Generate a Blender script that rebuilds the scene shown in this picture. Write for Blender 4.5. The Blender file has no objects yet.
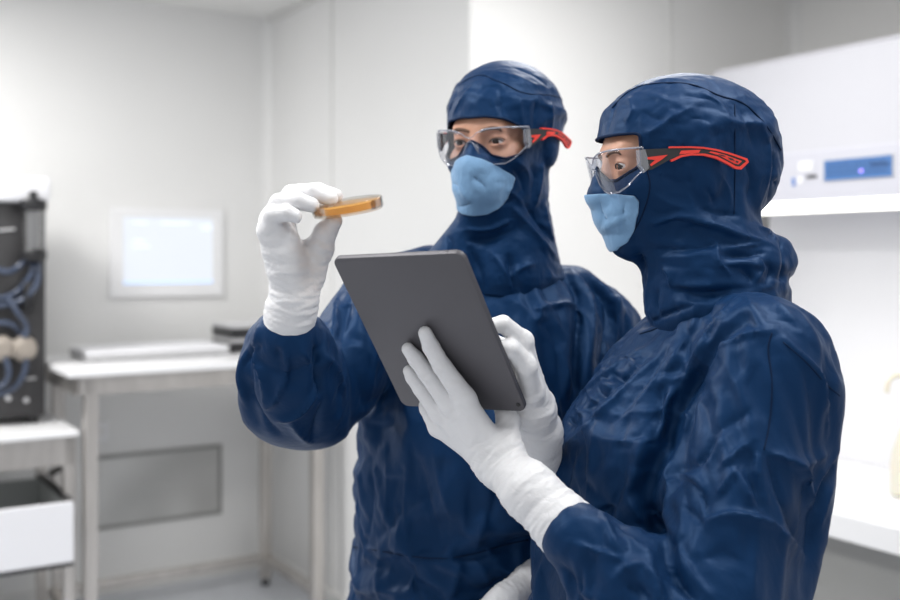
import bpy, bmesh, math, random
import numpy as np
from mathutils import Vector, Matrix, noise as mnoise
from mathutils.bvhtree import BVHTree

random.seed(7)
scene = bpy.context.scene
COL = scene.collection
FPX, CX, CY, CAMZ = 1040.0, 450.0, 255.0, 1.45


def W(px, py, Y):
    """world point seen at pixel (px, py) at distance Y from the camera plane"""
    return np.array([(px - CX) * Y / FPX, Y, CAMZ + (CY - py) * Y / FPX])


def WZ(px, z, Y):
    return np.array([(px - CX) * Y / FPX, Y, z])


def V3(*a):
    return np.array(a, float)


# ------------------------------------------------------------------ materials
def mat(name, color, rough=0.5, metal=0.0, **kw):
    m = bpy.data.materials.new(name)
    m.use_nodes = True
    b = m.node_tree.nodes['Principled BSDF']
    b.inputs['Base Color'].default_value = (*color, 1)
    b.inputs['Roughness'].default_value = rough
    b.inputs['Metallic'].default_value = metal
    for k, v in kw.items():
        b.inputs[k.replace('_', ' ')].default_value = v
    return m


def nodes(m):
    nt = m.node_tree
    return nt, nt.nodes, nt.links, nt.nodes['Principled BSDF']


def add_bump(m, layers):
    """layers: (scale, detail, distortion, strength, distance, stretch)"""
    nt, N, L, b = nodes(m)
    prev = None
    tc = N.new('ShaderNodeTexCoord')
    for sc, det, dist, st, dd, stretch in layers:
        mp = N.new('ShaderNodeMapping')
        mp.inputs['Scale'].default_value = stretch
        L.new(tc.outputs['Object'], mp.inputs['Vector'])
        n = N.new('ShaderNodeTexNoise')
        n.inputs['Scale'].default_value = sc
        n.inputs['Detail'].default_value = det
        n.inputs['Distortion'].default_value = dist
        L.new(mp.outputs['Vector'], n.inputs['Vector'])
        bp = N.new('ShaderNodeBump')
        bp.inputs['Strength'].default_value = st
        bp.inputs['Distance'].default_value = dd
        L.new(n.outputs['Fac'], bp.inputs['Height'])
        if prev:
            L.new(prev.outputs['Normal'], bp.inputs['Normal'])
        prev = bp
    L.new(prev.outputs['Normal'], b.inputs['Normal'])
    return m


def color_noise(m, c1, c2, scale=5, detail=3, lo=0.35, hi=0.65, stretch=(1, 1, 1)):
    nt, N, L, b = nodes(m)
    tc = N.new('ShaderNodeTexCoord')
    mp = N.new('ShaderNodeMapping')
    mp.inputs['Scale'].default_value = stretch
    L.new(tc.outputs['Object'], mp.inputs['Vector'])
    n = N.new('ShaderNodeTexNoise')
    n.inputs['Scale'].default_value = scale
    n.inputs['Detail'].default_value = detail
    L.new(mp.outputs['Vector'], n.inputs['Vector'])
    r = N.new('ShaderNodeValToRGB')
    r.color_ramp.elements[0].position = lo
    r.color_ramp.elements[0].color = (*c1, 1)
    r.color_ramp.elements[1].position = hi
    r.color_ramp.elements[1].color = (*c2, 1)
    L.new(n.outputs['Fac'], r.inputs['Fac'])
    L.new(r.outputs['Color'], b.inputs['Base Color'])
    return m


def clear_mat(name, tint, gloss=0.12, rough=0.03, edge=0.35):
    """thin clear plastic: transparent with a fresnel gloss"""
    m = bpy.data.materials.new(name)
    m.use_nodes = True
    nt = m.node_tree
    N, L = nt.nodes, nt.links
    N.clear()
    out = N.new('ShaderNodeOutputMaterial')
    tr = N.new('ShaderNodeBsdfTransparent')
    tr.inputs['Color'].default_value = (*tint, 1)
    gl = N.new('ShaderNodeBsdfGlossy')
    gl.inputs['Roughness'].default_value = rough
    lw = N.new('ShaderNodeFresnel')
    lw.inputs['IOR'].default_value = 1.45
    ma = N.new('ShaderNodeMath')
    ma.operation = 'MULTIPLY_ADD'
    ma.inputs[1].default_value = edge
    ma.inputs[2].default_value = gloss
    L.new(lw.outputs['Fac'], ma.inputs[0])
    mx = N.new('ShaderNodeMixShader')
    L.new(ma.outputs[0], mx.inputs['Fac'])
    L.new(tr.outputs[0], mx.inputs[1])
    L.new(gl.outputs[0], mx.inputs[2])
    L.new(mx.outputs[0], out.inputs['Surface'])
    return m


def emit_mat(name, color, strength, base=None):
    m = mat(name, base or color, 0.4)
    b = m.node_tree.nodes['Principled BSDF']
    b.inputs['Emission Color'].default_value = (*color, 1)
    b.inputs['Emission Strength'].default_value = strength
    return m


M = {}
M['suit'] = add_bump(mat('navy_fabric', (0.0022, 0.0200, 0.068), 0.50, 0, Sheen_Weight=0.03, Sheen_Roughness=0.5, Specular_IOR_Level=0.34, Specular_Tint=(.30, .55, 1, 1)),
                     [(30, 3, 1.0, 0.25, 0.006, (1, 1, .6)), (160, 2, 0.3, 0.12, 0.002, (1, 1, 1))])
M['suit'].node_tree.nodes['Principled BSDF'].inputs['Sheen Tint'].default_value = (.5, .65, 1, 1)
M['seam'] = mat('navy_seam', (0.0015, 0.012, 0.042), 0.75, 0, Specular_IOR_Level=0.15)
M['mask'] = add_bump(mat('pale_blue_fabric', (0.155, 0.30, 0.49), 0.75, 0, Sheen_Weight=0.2),
                     [(30, 3, 1.0, 0.5, 0.006, (1, 1, .6)), (300, 2, 0, 0.15, 0.001, (1, 1, 1))])
M['glove'] = add_bump(mat('white_nitrile', (0.74, 0.74, 0.755), 0.5, 0, Subsurface_Weight=0.06, Subsurface_Radius=(.02, .016, .014)),
                      [(50, 3, 2.0, 0.38, 0.003, (1, 1, 1)), (150, 3, 1.5, 0.2, 0.001, (1, 1, 2))])
M['skin'] = color_noise(mat('skin', (0.58, 0.31, 0.21), 0.5, 0, Subsurface_Weight=0.12, Subsurface_Radius=(.03, .012, .008)),
                        (0.56, 0.29, 0.19), (0.64, 0.36, 0.25), 30, 4)
M['brow'] = mat('brow_hair', (0.13, 0.07, 0.045), 0.8)
M['lash'] = mat('dark_lashes', (0.04, 0.025, 0.018), 0.7)
M['eye_white'] = mat('eye_white', (0.75, 0.72, 0.7), 0.15)
M['iris'] = mat('iris_brown', (0.03, 0.02, 0.015), 0.1)
M['lens'] = clear_mat('clear_polycarbonate', (0.955, 0.96, 0.98), 0.0, 0.03, 0.28)
m = clear_mat('milky_clear_edge', (0.86, 0.875, 0.92), 0.06, 0.12, 0.5)
_N, _L = m.node_tree.nodes, m.node_tree.links
_o = [n for n in _N if n.type == 'OUTPUT_MATERIAL'][0]
_s = _o.inputs['Surface'].links[0].from_socket
_d, _x = _N.new('ShaderNodeBsdfDiffuse'), _N.new('ShaderNodeMixShader')
_d.inputs['Color'].default_value = (.80, .82, .88, 1)
_x.inputs['Fac'].default_value = .20
_L.new(_s, _x.inputs[1])
_L.new(_d.outputs[0], _x.inputs[2])
_L.new(_x.outputs[0], _o.inputs['Surface'])
M['rim'] = m
M['temple_black'] = mat('temple_black', (0.02, 0.02, 0.023), 0.45)
M['temple_red'] = mat('temple_red', (0.78, 0.045, 0.03), 0.45)
M['tablet'] = add_bump(mat('space_grey_aluminium', (0.098, 0.095, 0.106), 0.5, 0.3), [(900, 1, 0, 0.05, 0.0005, (1, 1, 1))])
M['tablet_edge'] = mat('polished_grey_edge', (0.16, 0.155, 0.17), 0.3, 0.8)
M['screen_black'] = mat('dark_glass', (0.01, 0.01, 0.012), 0.08)
M['black'] = mat('black_plastic', (0.012, 0.012, 0.014), 0.4)
M['charcoal'] = color_noise(mat('charcoal_panel', (0.035, 0.034, 0.036), 0.5), (0.030, 0.029, 0.031), (0.042, 0.041, 0.043), 6)
m = bpy.data.materials.new('amber_agar')
m.use_nodes = True
_N, _L = m.node_tree.nodes, m.node_tree.links
_N.clear()
_o = _N.new('ShaderNodeOutputMaterial')
_d, _t, _p = _N.new('ShaderNodeBsdfDiffuse'), _N.new('ShaderNodeBsdfTranslucent'), _N.new('ShaderNodeBsdfTransparent')
_d.inputs['Color'].default_value = (.90, .60, .22, 1)
_t.inputs['Color'].default_value = (.95, .63, .25, 1)
_p.inputs['Color'].default_value = (.97, .74, .36, 1)
_a, _b = _N.new('ShaderNodeMixShader'), _N.new('ShaderNodeMixShader')
_a.inputs['Fac'].default_value = .55
_b.inputs['Fac'].default_value = .35
_L.new(_d.outputs[0], _a.inputs[1])
_L.new(_t.outputs[0], _a.inputs[2])
_L.new(_a.outputs[0], _b.inputs[1])
_L.new(_p.outputs[0], _b.inputs[2])
_L.new(_b.outputs[0], _o.inputs['Surface'])
M['agar'] = m
M['dish'] = clear_mat('clear_polystyrene', (0.975, 0.965, 0.945), 0.0, 0.05, 0.45)
M['wall'] = color_noise(mat('white_wall_panel', (0.79, 0.787, 0.778), 0.45), (0.78, 0.777, 0.768), (0.80, 0.797, 0.788), 1.2, 2)
M['wall_bright'] = color_noise(mat('bright_wall_panel', (0.84, 0.835, 0.82), 0.45), (0.83, 0.825, 0.81), (0.85, 0.845, 0.83), 1.2, 2)
M['ceiling'] = mat('ceiling_paint', (0.78, 0.775, 0.76), 0.6)
M['floor'] = color_noise(mat('pale_vinyl_floor', (0.60, 0.62, 0.66), 0.35), (0.57, 0.59, 0.63), (0.63, 0.65, 0.69), 14, 5)
M['trim'] = mat('pale_trim', (0.70, 0.695, 0.68), 0.45)
M['steel'] = color_noise(mat('brushed_steel', (0.56, 0.53, 0.50), 0.34, 0.75), (0.50, 0.475, 0.45), (0.60, 0.57, 0.54), 30, 3, .3, .7, (1, 1, .15))
M['white_top'] = mat('white_laminate', (0.86, 0.86, 0.87), 0.3)
M['white_metal'] = mat('white_painted_metal', (0.83, 0.83, 0.86), 0.35)
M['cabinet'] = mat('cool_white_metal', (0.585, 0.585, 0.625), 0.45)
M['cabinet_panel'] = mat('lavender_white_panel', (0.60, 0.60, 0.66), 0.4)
M['offwhite'] = mat('warm_white_plastic', (0.80, 0.79, 0.78), 0.4)
M['lightgrey'] = mat('light_grey_plastic', (0.55, 0.55, 0.56), 0.4)
M['grey'] = mat('grey_metal', (0.30, 0.30, 0.29), 0.45)
M['greybin'] = mat('grey_bin_lining', (0.36, 0.375, 0.37), 0.45)
M['panel'] = color_noise(mat('frosted_grey_panel', (0.42, 0.42, 0.41), 0.3, 0.3), (0.42, 0.42, 0.41), (0.72, 0.715, 0.70), 1.6, 2, .35, .65)
M['monitor'] = emit_mat('lit_screen', (0.86, 0.92, 1.0), 0.8, (.2, .2, .2))
M['monitor_line'] = emit_mat('lit_screen_bar', (0.42, 0.56, 0.80), 0.8)
M['monitor_text'] = emit_mat('lit_screen_text', (0.66, 0.74, 0.86), 0.8)
M['lcd'] = emit_mat('blue_lcd', (0.075, 0.21, 0.50), 0.62, (.03, .08, .2))
M['lcd_text'] = emit_mat('blue_lcd_text', (0.03, 0.10, 0.30), 0.5, (.02, .05, .12))
M['lcd_spot'] = emit_mat('violet_indicator', (0.35, 0.25, 1.0), 1.6)
M['lamp'] = emit_mat('fluorescent_tube', (1.0, 0.98, 0.90), 3.0)
M['ceil_lamp'] = emit_mat('ceiling_panel_light', (1.0, 0.99, 0.97), 3.0)
M['tube'] = clear_mat('blue_grey_tubing', (0.30, 0.40, 0.58), 0.25, 0.1, 0.5)
M['tube2'] = mat('bluish_tubing', (0.055, 0.072, 0.115), 0.25)
M['knob'] = mat('beige_knob', (0.33, 0.29, 0.25), 0.4)
M['glassjar'] = clear_mat('frosted_jar', (0.62, 0.62, 0.62), 0.25, 0.2, 0.5)
M['bottle'] = mat('cream_plastic', (0.76, 0.73, 0.62), 0.4, 0, Subsurface_Weight=0.2)
M['bluebtn'] = mat('blue_button', (0.12, 0.25, 0.6), 0.4)
M['boot'] = mat('white_boot', (0.75, 0.75, 0.76), 0.5)


# ------------------------------------------------------------------ object helpers
def link(name, me, m=None, parent=None, smooth=True):
    o = bpy.data.objects.new(name, me)
    COL.objects.link(o)
    if m is not None:
        for mm in (m if isinstance(m, (list, tuple)) else [m]):
            me.materials.append(mm)
    if smooth:
        me.polygons.foreach_set('use_smooth', [True] * len(me.polygons))
    if parent:
        o.parent = parent
    return o


def obj(name, bm, m=None, parent=None, smooth=False, auto=False):
    me = bpy.data.meshes.new(name)
    bmesh.ops.recalc_face_normals(bm, faces=bm.faces)
    bm.to_mesh(me)
    bm.free()
    o = link(name, me, m, parent, smooth or auto)
    if auto:
        sharp_by_angle(me, 0.6)
    return o


def sharp_by_angle(me, ang):
    bm = bmesh.new()
    bm.from_mesh(me)
    for e in bm.edges:
        if len(e.link_faces) == 2 and e.calc_face_angle(0) > ang:
            e.smooth = False
    bm.to_mesh(me)
    bm.free()


def tag(o, label=None, cat=None, group=None, kind=None):
    if label: o['label'] = label
    if cat: o['category'] = cat
    if group: o['group'] = group
    if kind: o['kind'] = kind
    return o


def empty(name, loc, label, cat, group=None):
    o = bpy.data.objects.new(name, None)
    COL.objects.link(o)
    o.location = loc
    o.empty_display_size = 0.05
    bpy.context.view_layer.update()
    return tag(o, label, cat, group)


def adopt(o, parent):
    """parent an object whose mesh is in world coordinates"""
    o.parent = parent
    o.matrix_parent_inverse = Matrix.Translation(-Vector(parent.location))
    return o


def frame(origin, x, y, z=None):
    x = Vector(x).normalized()
    y = Vector(y).normalized()
    z = Vector(z).normalized() if z is not None else x.cross(y).normalized()
    m = Matrix((x, y, z)).transposed().to_4x4()
    m.translation = Vector(origin)
    return m


ID = Matrix.Identity(4)


def box(bm, lo, hi, mtx=ID, bev=0.0, seg=2):
    lo, hi = Vector(lo), Vector(hi)
    r = bmesh.ops.create_cube(bm, size=1)
    vs = r['verts']
    for v in vs:
        v.co = Vector([lo[i] + (v.co[i] + .5) * (hi[i] - lo[i]) for i in range(3)])
    if bev > 0:
        es = list({e for v in vs for e in v.link_edges})
        rr = bmesh.ops.bevel(bm, geom=es, offset=bev, segments=seg, affect='EDGES', profile=.5)
        vs = list({v for f in rr['faces'] for v in f.verts} | {v for v in vs if v.is_valid})
    bmesh.ops.transform(bm, matrix=mtx, verts=vs)
    return vs


def catmull(pts, n=8, closed=False):
    P = [np.array(p, float) for p in pts]
    out = []
    m = len(P)
    rng = range(m if closed else m - 1)
    for i in rng:
        if closed:
            a, b, c, d = P[(i - 1) % m], P[i], P[(i + 1) % m], P[(i + 2) % m]
        else:
            a, b, c, d = P[max(i - 1, 0)], P[i], P[i + 1], P[min(i + 2, m - 1)]
        for k in range(n):
            t = k / n
            out.append(.5 * ((2 * b) + (-a + c) * t + (2 * a - 5 * b + 4 * c - d) * t * t + (-a + 3 * b - 3 * c + d) * t ** 3))
    if not closed:
        out.append(P[-1])
    return out


def tube(bm, pts, r, seg=10, closed=False, cap=True):
    pts = [Vector(p) for p in pts]
    n = len(pts)
    rad = r if hasattr(r, '__len__') else [r] * n
    rings = []
    up = None
    for i, p in enumerate(pts):
        if closed:
            t = (pts[(i + 1) % n] - pts[i - 1]).normalized()
        else:
            t = (pts[min(i + 1, n - 1)] - pts[max(i - 1, 0)]).normalized()
        if up is None:
            up = t.orthogonal().normalized()
        up = (up - t * up.dot(t))
        if up.length < 1e-6:
            up = t.orthogonal()
        up.normalize()
        s = t.cross(up)
        rings.append([bm.verts.new(p + (up * math.cos(2 * math.pi * k / seg) + s * math.sin(2 * math.pi * k / seg)) * rad[i]) for k in range(seg)])
    for i in range(n if closed else n - 1):
        a, b = rings[i], rings[(i + 1) % n]
        for k in range(seg):
            try:
                bm.faces.new((a[k], a[(k + 1) % seg], b[(k + 1) % seg], b[k]))
            except ValueError:
                pass
    if cap and not closed:
        bm.faces.new(rings[0][::-1])
        bm.faces.new(rings[-1])


def lathe(bm, prof, mtx=ID, seg=48):
    """prof: list of (r, z) revolved about local z"""
    rings = []
    for r, z in prof:
        if r < 1e-6:
            rings.append([bm.verts.new(mtx @ Vector((0, 0, z)))])
        else:
            rings.append([bm.verts.new(mtx @ Vector((r * math.cos(2 * math.pi * k / seg), r * math.sin(2 * math.pi * k / seg), z))) for k in range(seg)])
    for a, b in zip(rings, rings[1:]):
        for k in range(seg):
            k2 = (k + 1) % seg
            if len(a) == 1 and len(b) == 1:
                continue
            if len(a) == 1:
                bm.faces.new((a[0], b[k2], b[k]))
            elif len(b) == 1:
                bm.faces.new((a[k], a[k2], b[0]))
            else:
                bm.faces.new((a[k], a[k2], b[k2], b[k]))


# ------------------------------------------------------------------ implicit surfaces
def smin(a, b, k):
    h = np.clip(.5 + .5 * (b - a) / k, 0, 1)
    return b * (1 - h) + a * h - k * h * (1 - h)


def smax(a, b, k):
    return -smin(-a, -b, k)


def cone(P, a, b, ra, rb):
    a, b = np.asarray(a, float), np.asarray(b, float)
    ab = b - a
    t = np.clip(((P - a) @ ab) / (ab @ ab), 0, 1)
    return np.linalg.norm(P - a - t[:, None] * ab, axis=1) - (ra + (rb - ra) * t)


def chain(P, pts, rads, k=0.006):
    d = None
    for i in range(len(pts) - 1):
        c = cone(P, pts[i], pts[i + 1], rads[i], rads[i + 1])
        d = c if d is None else smin(d, c, k)
    return d


def ell(P, c, r, R=None):
    p = P - np.asarray(c, float)
    if R is not None:
        p = p @ R
    r = np.asarray(r, float)
    k0 = np.linalg.norm(p / r, axis=1)
    k1 = np.linalg.norm(p / (r * r), axis=1) + 1e-9
    return k0 * (k0 - 1) / k1


def loft(P, keys, power=2.2):
    """keys: rows (z, cx, cy, a, b, ang) sorted by z; superelliptic cross-sections"""
    K = np.array(keys, float)
    z = P[:, 2]
    zs = np.linspace(K[0, 0], K[-1, 0], 121)
    w = np.hanning(21)
    w /= w.sum()

    def f(j):
        v = np.interp(zs, K[:, 0], K[:, j])
        e = np.concatenate([2 * v[0] - v[10:0:-1], v, 2 * v[-1] - v[-2:-12:-1]])
        return np.interp(z, zs, np.convolve(e, w, 'valid'))
    cx, cy, a, b, ang = (f(j) for j in range(1, 6))
    x, y = P[:, 0] - cx, P[:, 1] - cy
    c, s = np.cos(ang), np.sin(ang)
    u, v = x * c + y * s, -x * s + y * c
    k = (np.abs(u / a) ** power + np.abs(v / b) ** power) ** (1 / power)
    d = (k - 1) * np.minimum(a, b)
    zc = np.maximum(K[0, 0] - z, z - K[-1, 0])
    return smax(d, zc, .05)


def surface(f, lo, hi, h):
    """surface nets with projection on f = 0; returns verts, quads"""
    lo, hi = np.array(lo, float), np.array(hi, float)
    n = np.ceil((hi - lo) / h).astype(int) + 1
    ax = [lo[i] + h * np.arange(n[i]) for i in range(3)]
    G = np.empty(n)
    yy, zz = np.meshgrid(ax[1], ax[2], indexing='ij')
    step = max(1, int(200000 / (n[1] * n[2])))
    for i in range(0, n[0], step):
        xs = ax[0][i:i + step]
        P = np.empty((len(xs),) + yy.shape + (3,))
        P[..., 0] = xs[:, None, None]
        P[..., 1] = yy
        P[..., 2] = zz
        G[i:i + step] = f(P.reshape(-1, 3)).reshape(len(xs), n[1], n[2])
    S = G < 0
    acc = np.zeros(tuple(n - 1) + (3,))
    cnt = np.zeros(tuple(n - 1))
    I, J, K = np.indices(n - 1)
    base = np.stack([I, J, K], -1).astype(float)
    crosses = {}
    for d in range(3):
        sl0 = [slice(None)] * 3
        sl1 = [slice(None)] * 3
        sl0[d] = slice(0, -1)
        sl1[d] = slice(1, None)
        a, b = G[tuple(sl0)], G[tuple(sl1)]
        cr = (a < 0) != (b < 0)
        t = np.where(cr, a / np.where(cr, a - b, 1), 0)
        crosses[d] = cr
        o = [x for x in range(3) if x != d]
        for du in (0, 1):
            for dv in (0, 1):
                s = [None] * 3
                s[d] = slice(0, n[d] - 1)
                s[o[0]] = slice(du, du + n[o[0]] - 1)
                s[o[1]] = slice(dv, dv + n[o[1]] - 1)
                c = cr[tuple(s)]
                tt = t[tuple(s)]
                off = np.zeros(c.shape + (3,))
                off[..., d] = tt
                off[..., o[0]] = du
                off[..., o[1]] = dv
                acc += (base + off) * c[..., None]
                cnt += c
    act = cnt > 0
    idx = -np.ones(tuple(n - 1), int)
    idx[act] = np.arange(act.sum())
    V = lo + h * (acc[act] / cnt[act][:, None])
    F = []
    for d in range(3):
        o = [(d + 1) % 3, (d + 2) % 3]
        cr = crosses[d]
        q = np.argwhere(cr)
        q = q[(q[:, o[0]] > 0) & (q[:, o[1]] > 0) & (q[:, o[0]] < n[o[0]] - 1) & (q[:, o[1]] < n[o[1]] - 1)]
        e0, e1 = np.eye(3, dtype=int)[o[0]], np.eye(3, dtype=int)[o[1]]
        c = [q, q - e0, q - e0 - e1, q - e1]
        ids = np.stack([idx[tuple(x.T)] for x in c], 1)
        inside = S[tuple(q.T)]
        ids = np.where(inside[:, None], ids, ids[:, ::-1])
        F.append(ids)
    F = np.concatenate(F)
    for _ in range(3):
        d, g = grad(f, V)
        V = V - np.clip(d, -h, h)[:, None] * g
    return V, F


def grad(f, V, e=5e-4):
    g = np.stack([f(V + e * np.eye(3)[i]) - f(V - e * np.eye(3)[i]) for i in range(3)], 1) / (2 * e)
    n = np.linalg.norm(g, axis=1, keepdims=True) + 1e-9
    return f(V) / n[:, 0], g / n


def mesh_from(name, V, F):
    me = bpy.data.meshes.new(name)
    me.vertices.add(len(V))
    me.vertices.foreach_set('co', np.asarray(V, np.float32).ravel())
    F = np.asarray(F)
    me.loops.add(F.size)
    me.loops.foreach_set('vertex_index', F.ravel().astype(np.int32))
    me.polygons.add(len(F))
    me.polygons.foreach_set('loop_start', (np.arange(len(F)) * F.shape[1]).astype(np.int32))
    me.update(calc_edges=True)
    me.validate()
    return me


def get_co(me):
    a = np.empty(len(me.vertices) * 3, np.float32)
    me.vertices.foreach_get('co', a)
    return a.reshape(-1, 3).astype(float)


def set_co(me, V):
    me.vertices.foreach_set('co', np.asarray(V, np.float32).ravel())
    me.update()


def nz(V, scale, off=(0, 0, 0)):
    o = Vector(off)
    return np.array([mnoise.noise(Vector(v) + o) for v in V * np.asarray(scale)])


def ridged(V, scale, off=(0, 0, 0)):
    return 1 - 2 * np.abs(nz(V, scale, off))


def drape(name, V, F, colV, colF, pin, frames=24, shrink=-0.06, bend=0.3, grav=0.6, tension=15.0, mass=0.15, pins=1.0, press=0.0):
    """let the cloth settle over a temporary body so that it wrinkles; returns new verts"""
    me = mesh_from(name + '_rest', V, F)
    o = link(name + '_rest', me)
    vg = o.vertex_groups.new(name='pin')
    q = np.round(pin, 2)
    for w in np.unique(q):
        if w > 0:
            vg.add(np.nonzero(q == w)[0].tolist(), float(w), 'REPLACE')
    cm = mesh_from(name + '_under', colV, colF)
    c = link(name + '_under', cm)
    c.modifiers.new('hit', 'COLLISION')
    c.collision.thickness_outer = 0.003
    c.collision.cloth_friction = 8
    md = o.modifiers.new('cloth', 'CLOTH')
    s = md.settings
    s.quality = 6
    s.mass = mass
    s.tension_stiffness = tension
    s.compression_stiffness = tension
    s.shear_stiffness = tension * .5
    s.bending_model = 'ANGULAR'
    s.bending_stiffness = bend
    s.tension_damping = s.compression_damping = s.shear_damping = 8
    s.air_damping = 3
    s.shrink_min = shrink
    s.shrink_max = shrink
    s.vertex_group_mass = 'pin'
    s.pin_stiffness = pins
    if press:
        s.use_pressure = True
        s.uniform_pressure_force = press
    s.effector_weights.gravity = grav
    md.collision_settings.collision_quality = 2
    md.collision_settings.distance_min = 0.003
    md.collision_settings.use_self_collision = False
    md.point_cache.frame_start = 1
    md.point_cache.frame_end = frames
    scene.frame_start, scene.frame_end = 1, frames
    for fr in range(1, frames + 1):
        scene.frame_set(fr)
    dg = bpy.context.evaluated_depsgraph_get()
    ev = o.evaluated_get(dg)
    m2 = ev.to_mesh()
    out = get_co(m2)
    ev.to_mesh_clear()
    bpy.data.objects.remove(o)
    bpy.data.objects.remove(c)
    bpy.data.meshes.remove(me)
    bpy.data.meshes.remove(cm)
    scene.frame_set(1)
    print('DRAPE', name, len(V), np.abs(out - V).mean(), np.linalg.norm(out - V, axis=1).max(), flush=True)
    return out


def smooth_verts(V, F, it=1, lam=.5):
    n = len(V)
    for _ in range(it):
        s = np.zeros_like(V)
        c = np.zeros(n)
        k = F.shape[1]
        for a in range(k):
            i, j = F[:, a], F[:, (a + 1) % k]
            np.add.at(s, i, V[j]); np.add.at(c, i, 1)
            np.add.at(s, j, V[i]); np.add.at(c, j, 1)
        V = V + lam * (s / np.maximum(c, 1)[:, None] - V)
    return V


def poly_sdf(p, poly):
    """signed distance of 2-D points to a closed polygon (negative inside)"""
    poly = np.asarray(poly, float)
    d = np.full(len(p), 1e9)
    ins = np.zeros(len(p), bool)
    for i in range(len(poly)):
        a, b = poly[i - 1], poly[i]
        e = b - a
        if e @ e < 1e-14:
            continue
        w = p - a
        t = np.clip((w @ e) / (e @ e), 0, 1)
        d = np.minimum(d, np.linalg.norm(w - t[:, None] * e, axis=1))
        c = (a[1] > p[:, 1]) != (b[1] > p[:, 1])
        with np.errstate(divide='ignore', invalid='ignore'):
            x = (b[0] - a[0]) * (p[:, 1] - a[1]) / (b[1] - a[1]) + a[0]
        ins ^= c & (p[:, 0] < x)
    return np.where(ins, -d, d)


def cut_field(bm, g, keep_inside):
    """split the mesh along g = 0 and keep one side; returns ordered boundary points of the cut"""
    bmesh.ops.triangulate(bm, faces=bm.faces)
    bm.verts.ensure_lookup_table()
    co = np.array([v.co[:] for v in bm.verts])
    val = g(co)
    val[np.abs(val) < 2e-4] = 2e-4
    bm.verts.index_update()
    vd = {v: val[v.index] for v in bm.verts}
    new = []
    for e in list(bm.edges):
        a, b = e.verts
        va, vb = vd[a], vd[b]
        if (va < 0) != (vb < 0):
            t = va / (va - vb)
            ne, nv = bmesh.utils.edge_split(e, a, t)
            vd[nv] = 0.0
            new.append(nv)
    bmesh.ops.connect_verts(bm, verts=new)
    kill = []
    for f in bm.faces:
        s = sum(vd[v] for v in f.verts)
        if (s < 0) != keep_inside:
            kill.append(f)
    bmesh.ops.delete(bm, geom=kill, context='FACES')
    bmesh.ops.remove_doubles(bm, verts=[v for v in new if v.is_valid], dist=4e-4)
    es = [e for e in bm.edges if e.is_boundary]
    nb = {}
    for e in es:
        a, b = e.verts
        nb.setdefault(a, []).append(b)
        nb.setdefault(b, []).append(a)
    loops = []
    seen = set()
    for v0 in nb:
        if v0 in seen: continue
        lp = [v0]
        seen.add(v0)
        while True:
            nx = [w for w in nb[lp[-1]] if w not in seen]
            if not nx: break
            lp.append(nx[0])
            seen.add(nx[0])
        loops.append([np.array(v.co[:]) for v in lp])
    loops.sort(key=len, reverse=True)
    return loops


def smooth_loop(L, it=6):
    L = np.array(L)
    for _ in range(it):
        L = .5 * L + .25 * (np.roll(L, 1, 0) + np.roll(L, -1, 0))
    return L


# ------------------------------------------------------------------ camera
cam = bpy.data.cameras.new('camera')
camo = bpy.data.objects.new('camera', cam)
COL.objects.link(camo)
camo.location = (0, 0, CAMZ)
camo.rotation_euler = (math.pi / 2, 0, 0)
cam.sensor_width = 36
cam.lens = FPX * 36 / 900
cam.shift_y = -(300 - CY) / 900
cam.clip_start = 0.05
cam.dof.use_dof = True
cam.dof.focus_distance = 1.38
cam.dof.aperture_fstop = 2.8
scene.camera = camo

# ------------------------------------------------------------------ room
U = Vector((.846, .533, 0))       # runs along the far wall, away to the right
Vv = Vector((.533, -.846, 0))     # runs towards the camera along the side walls
Cc = Vector((-.839, 4.85, 0))     # inner corner behind the bench
Kc = Cc + Vv * 1.70               # outer corner
Dc = Kc + U * 1.575               # inner corner behind the cabinet
CEIL = 2.55


def wall(name, a, b, m, thick=.12, side=1, z0=0, z1=CEIL):
    a, b = Vector(a), Vector(b)
    d = (b - a).normalized()
    n = Vector((-d.y, d.x, 0)) * side
    bm = bmesh.new()
    box(bm, (0, 0, z0), ((b - a).length, thick, z1), frame(a, d, n, (0, 0, 1)))
    return tag(obj(name, bm, m), kind='structure')


wall('wall_left', Cc - U * 3.2, Cc, M['wall'])
wall('wall_center', Cc, Kc - Vv * .006, M['wall'], .12, 1)
wall('wall_back', Kc + U * .004, Dc, M['wall_bright'], .12, 1)
wall('wall_right', Dc, Dc + Vv * 4.2, M['wall_bright'], .12, 1)
bm = bmesh.new()
box(bm, (-4.2, -1.5, -.1), (4.2, 6.2, 0))
tag(obj('floor', bm, M['floor']), kind='structure')
bm = bmesh.new()
box(bm, (-4.2, 0.6, CEIL), (4.2, 6.2, CEIL + .1))
tag(obj('ceiling', bm, M['ceiling']), kind='structure')


def wtrim(name, a, d, length, h, t, m, n, z=0):
    bm = bmesh.new()
    box(bm, (0, 0, 0), (length, t, h), frame(Vector(a) + Vector((0, 0, z)), d, n, (0, 0, 1)), .004)
    return tag(obj(name, bm, m), kind='structure')


wtrim('baseboard_left', Cc - U * 3.2, U, 3.2, .07, .016, M['trim'], Vv)
wtrim('baseboard_center', Cc, Vv, 1.70, .07, .016, M['trim'], -U)
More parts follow.
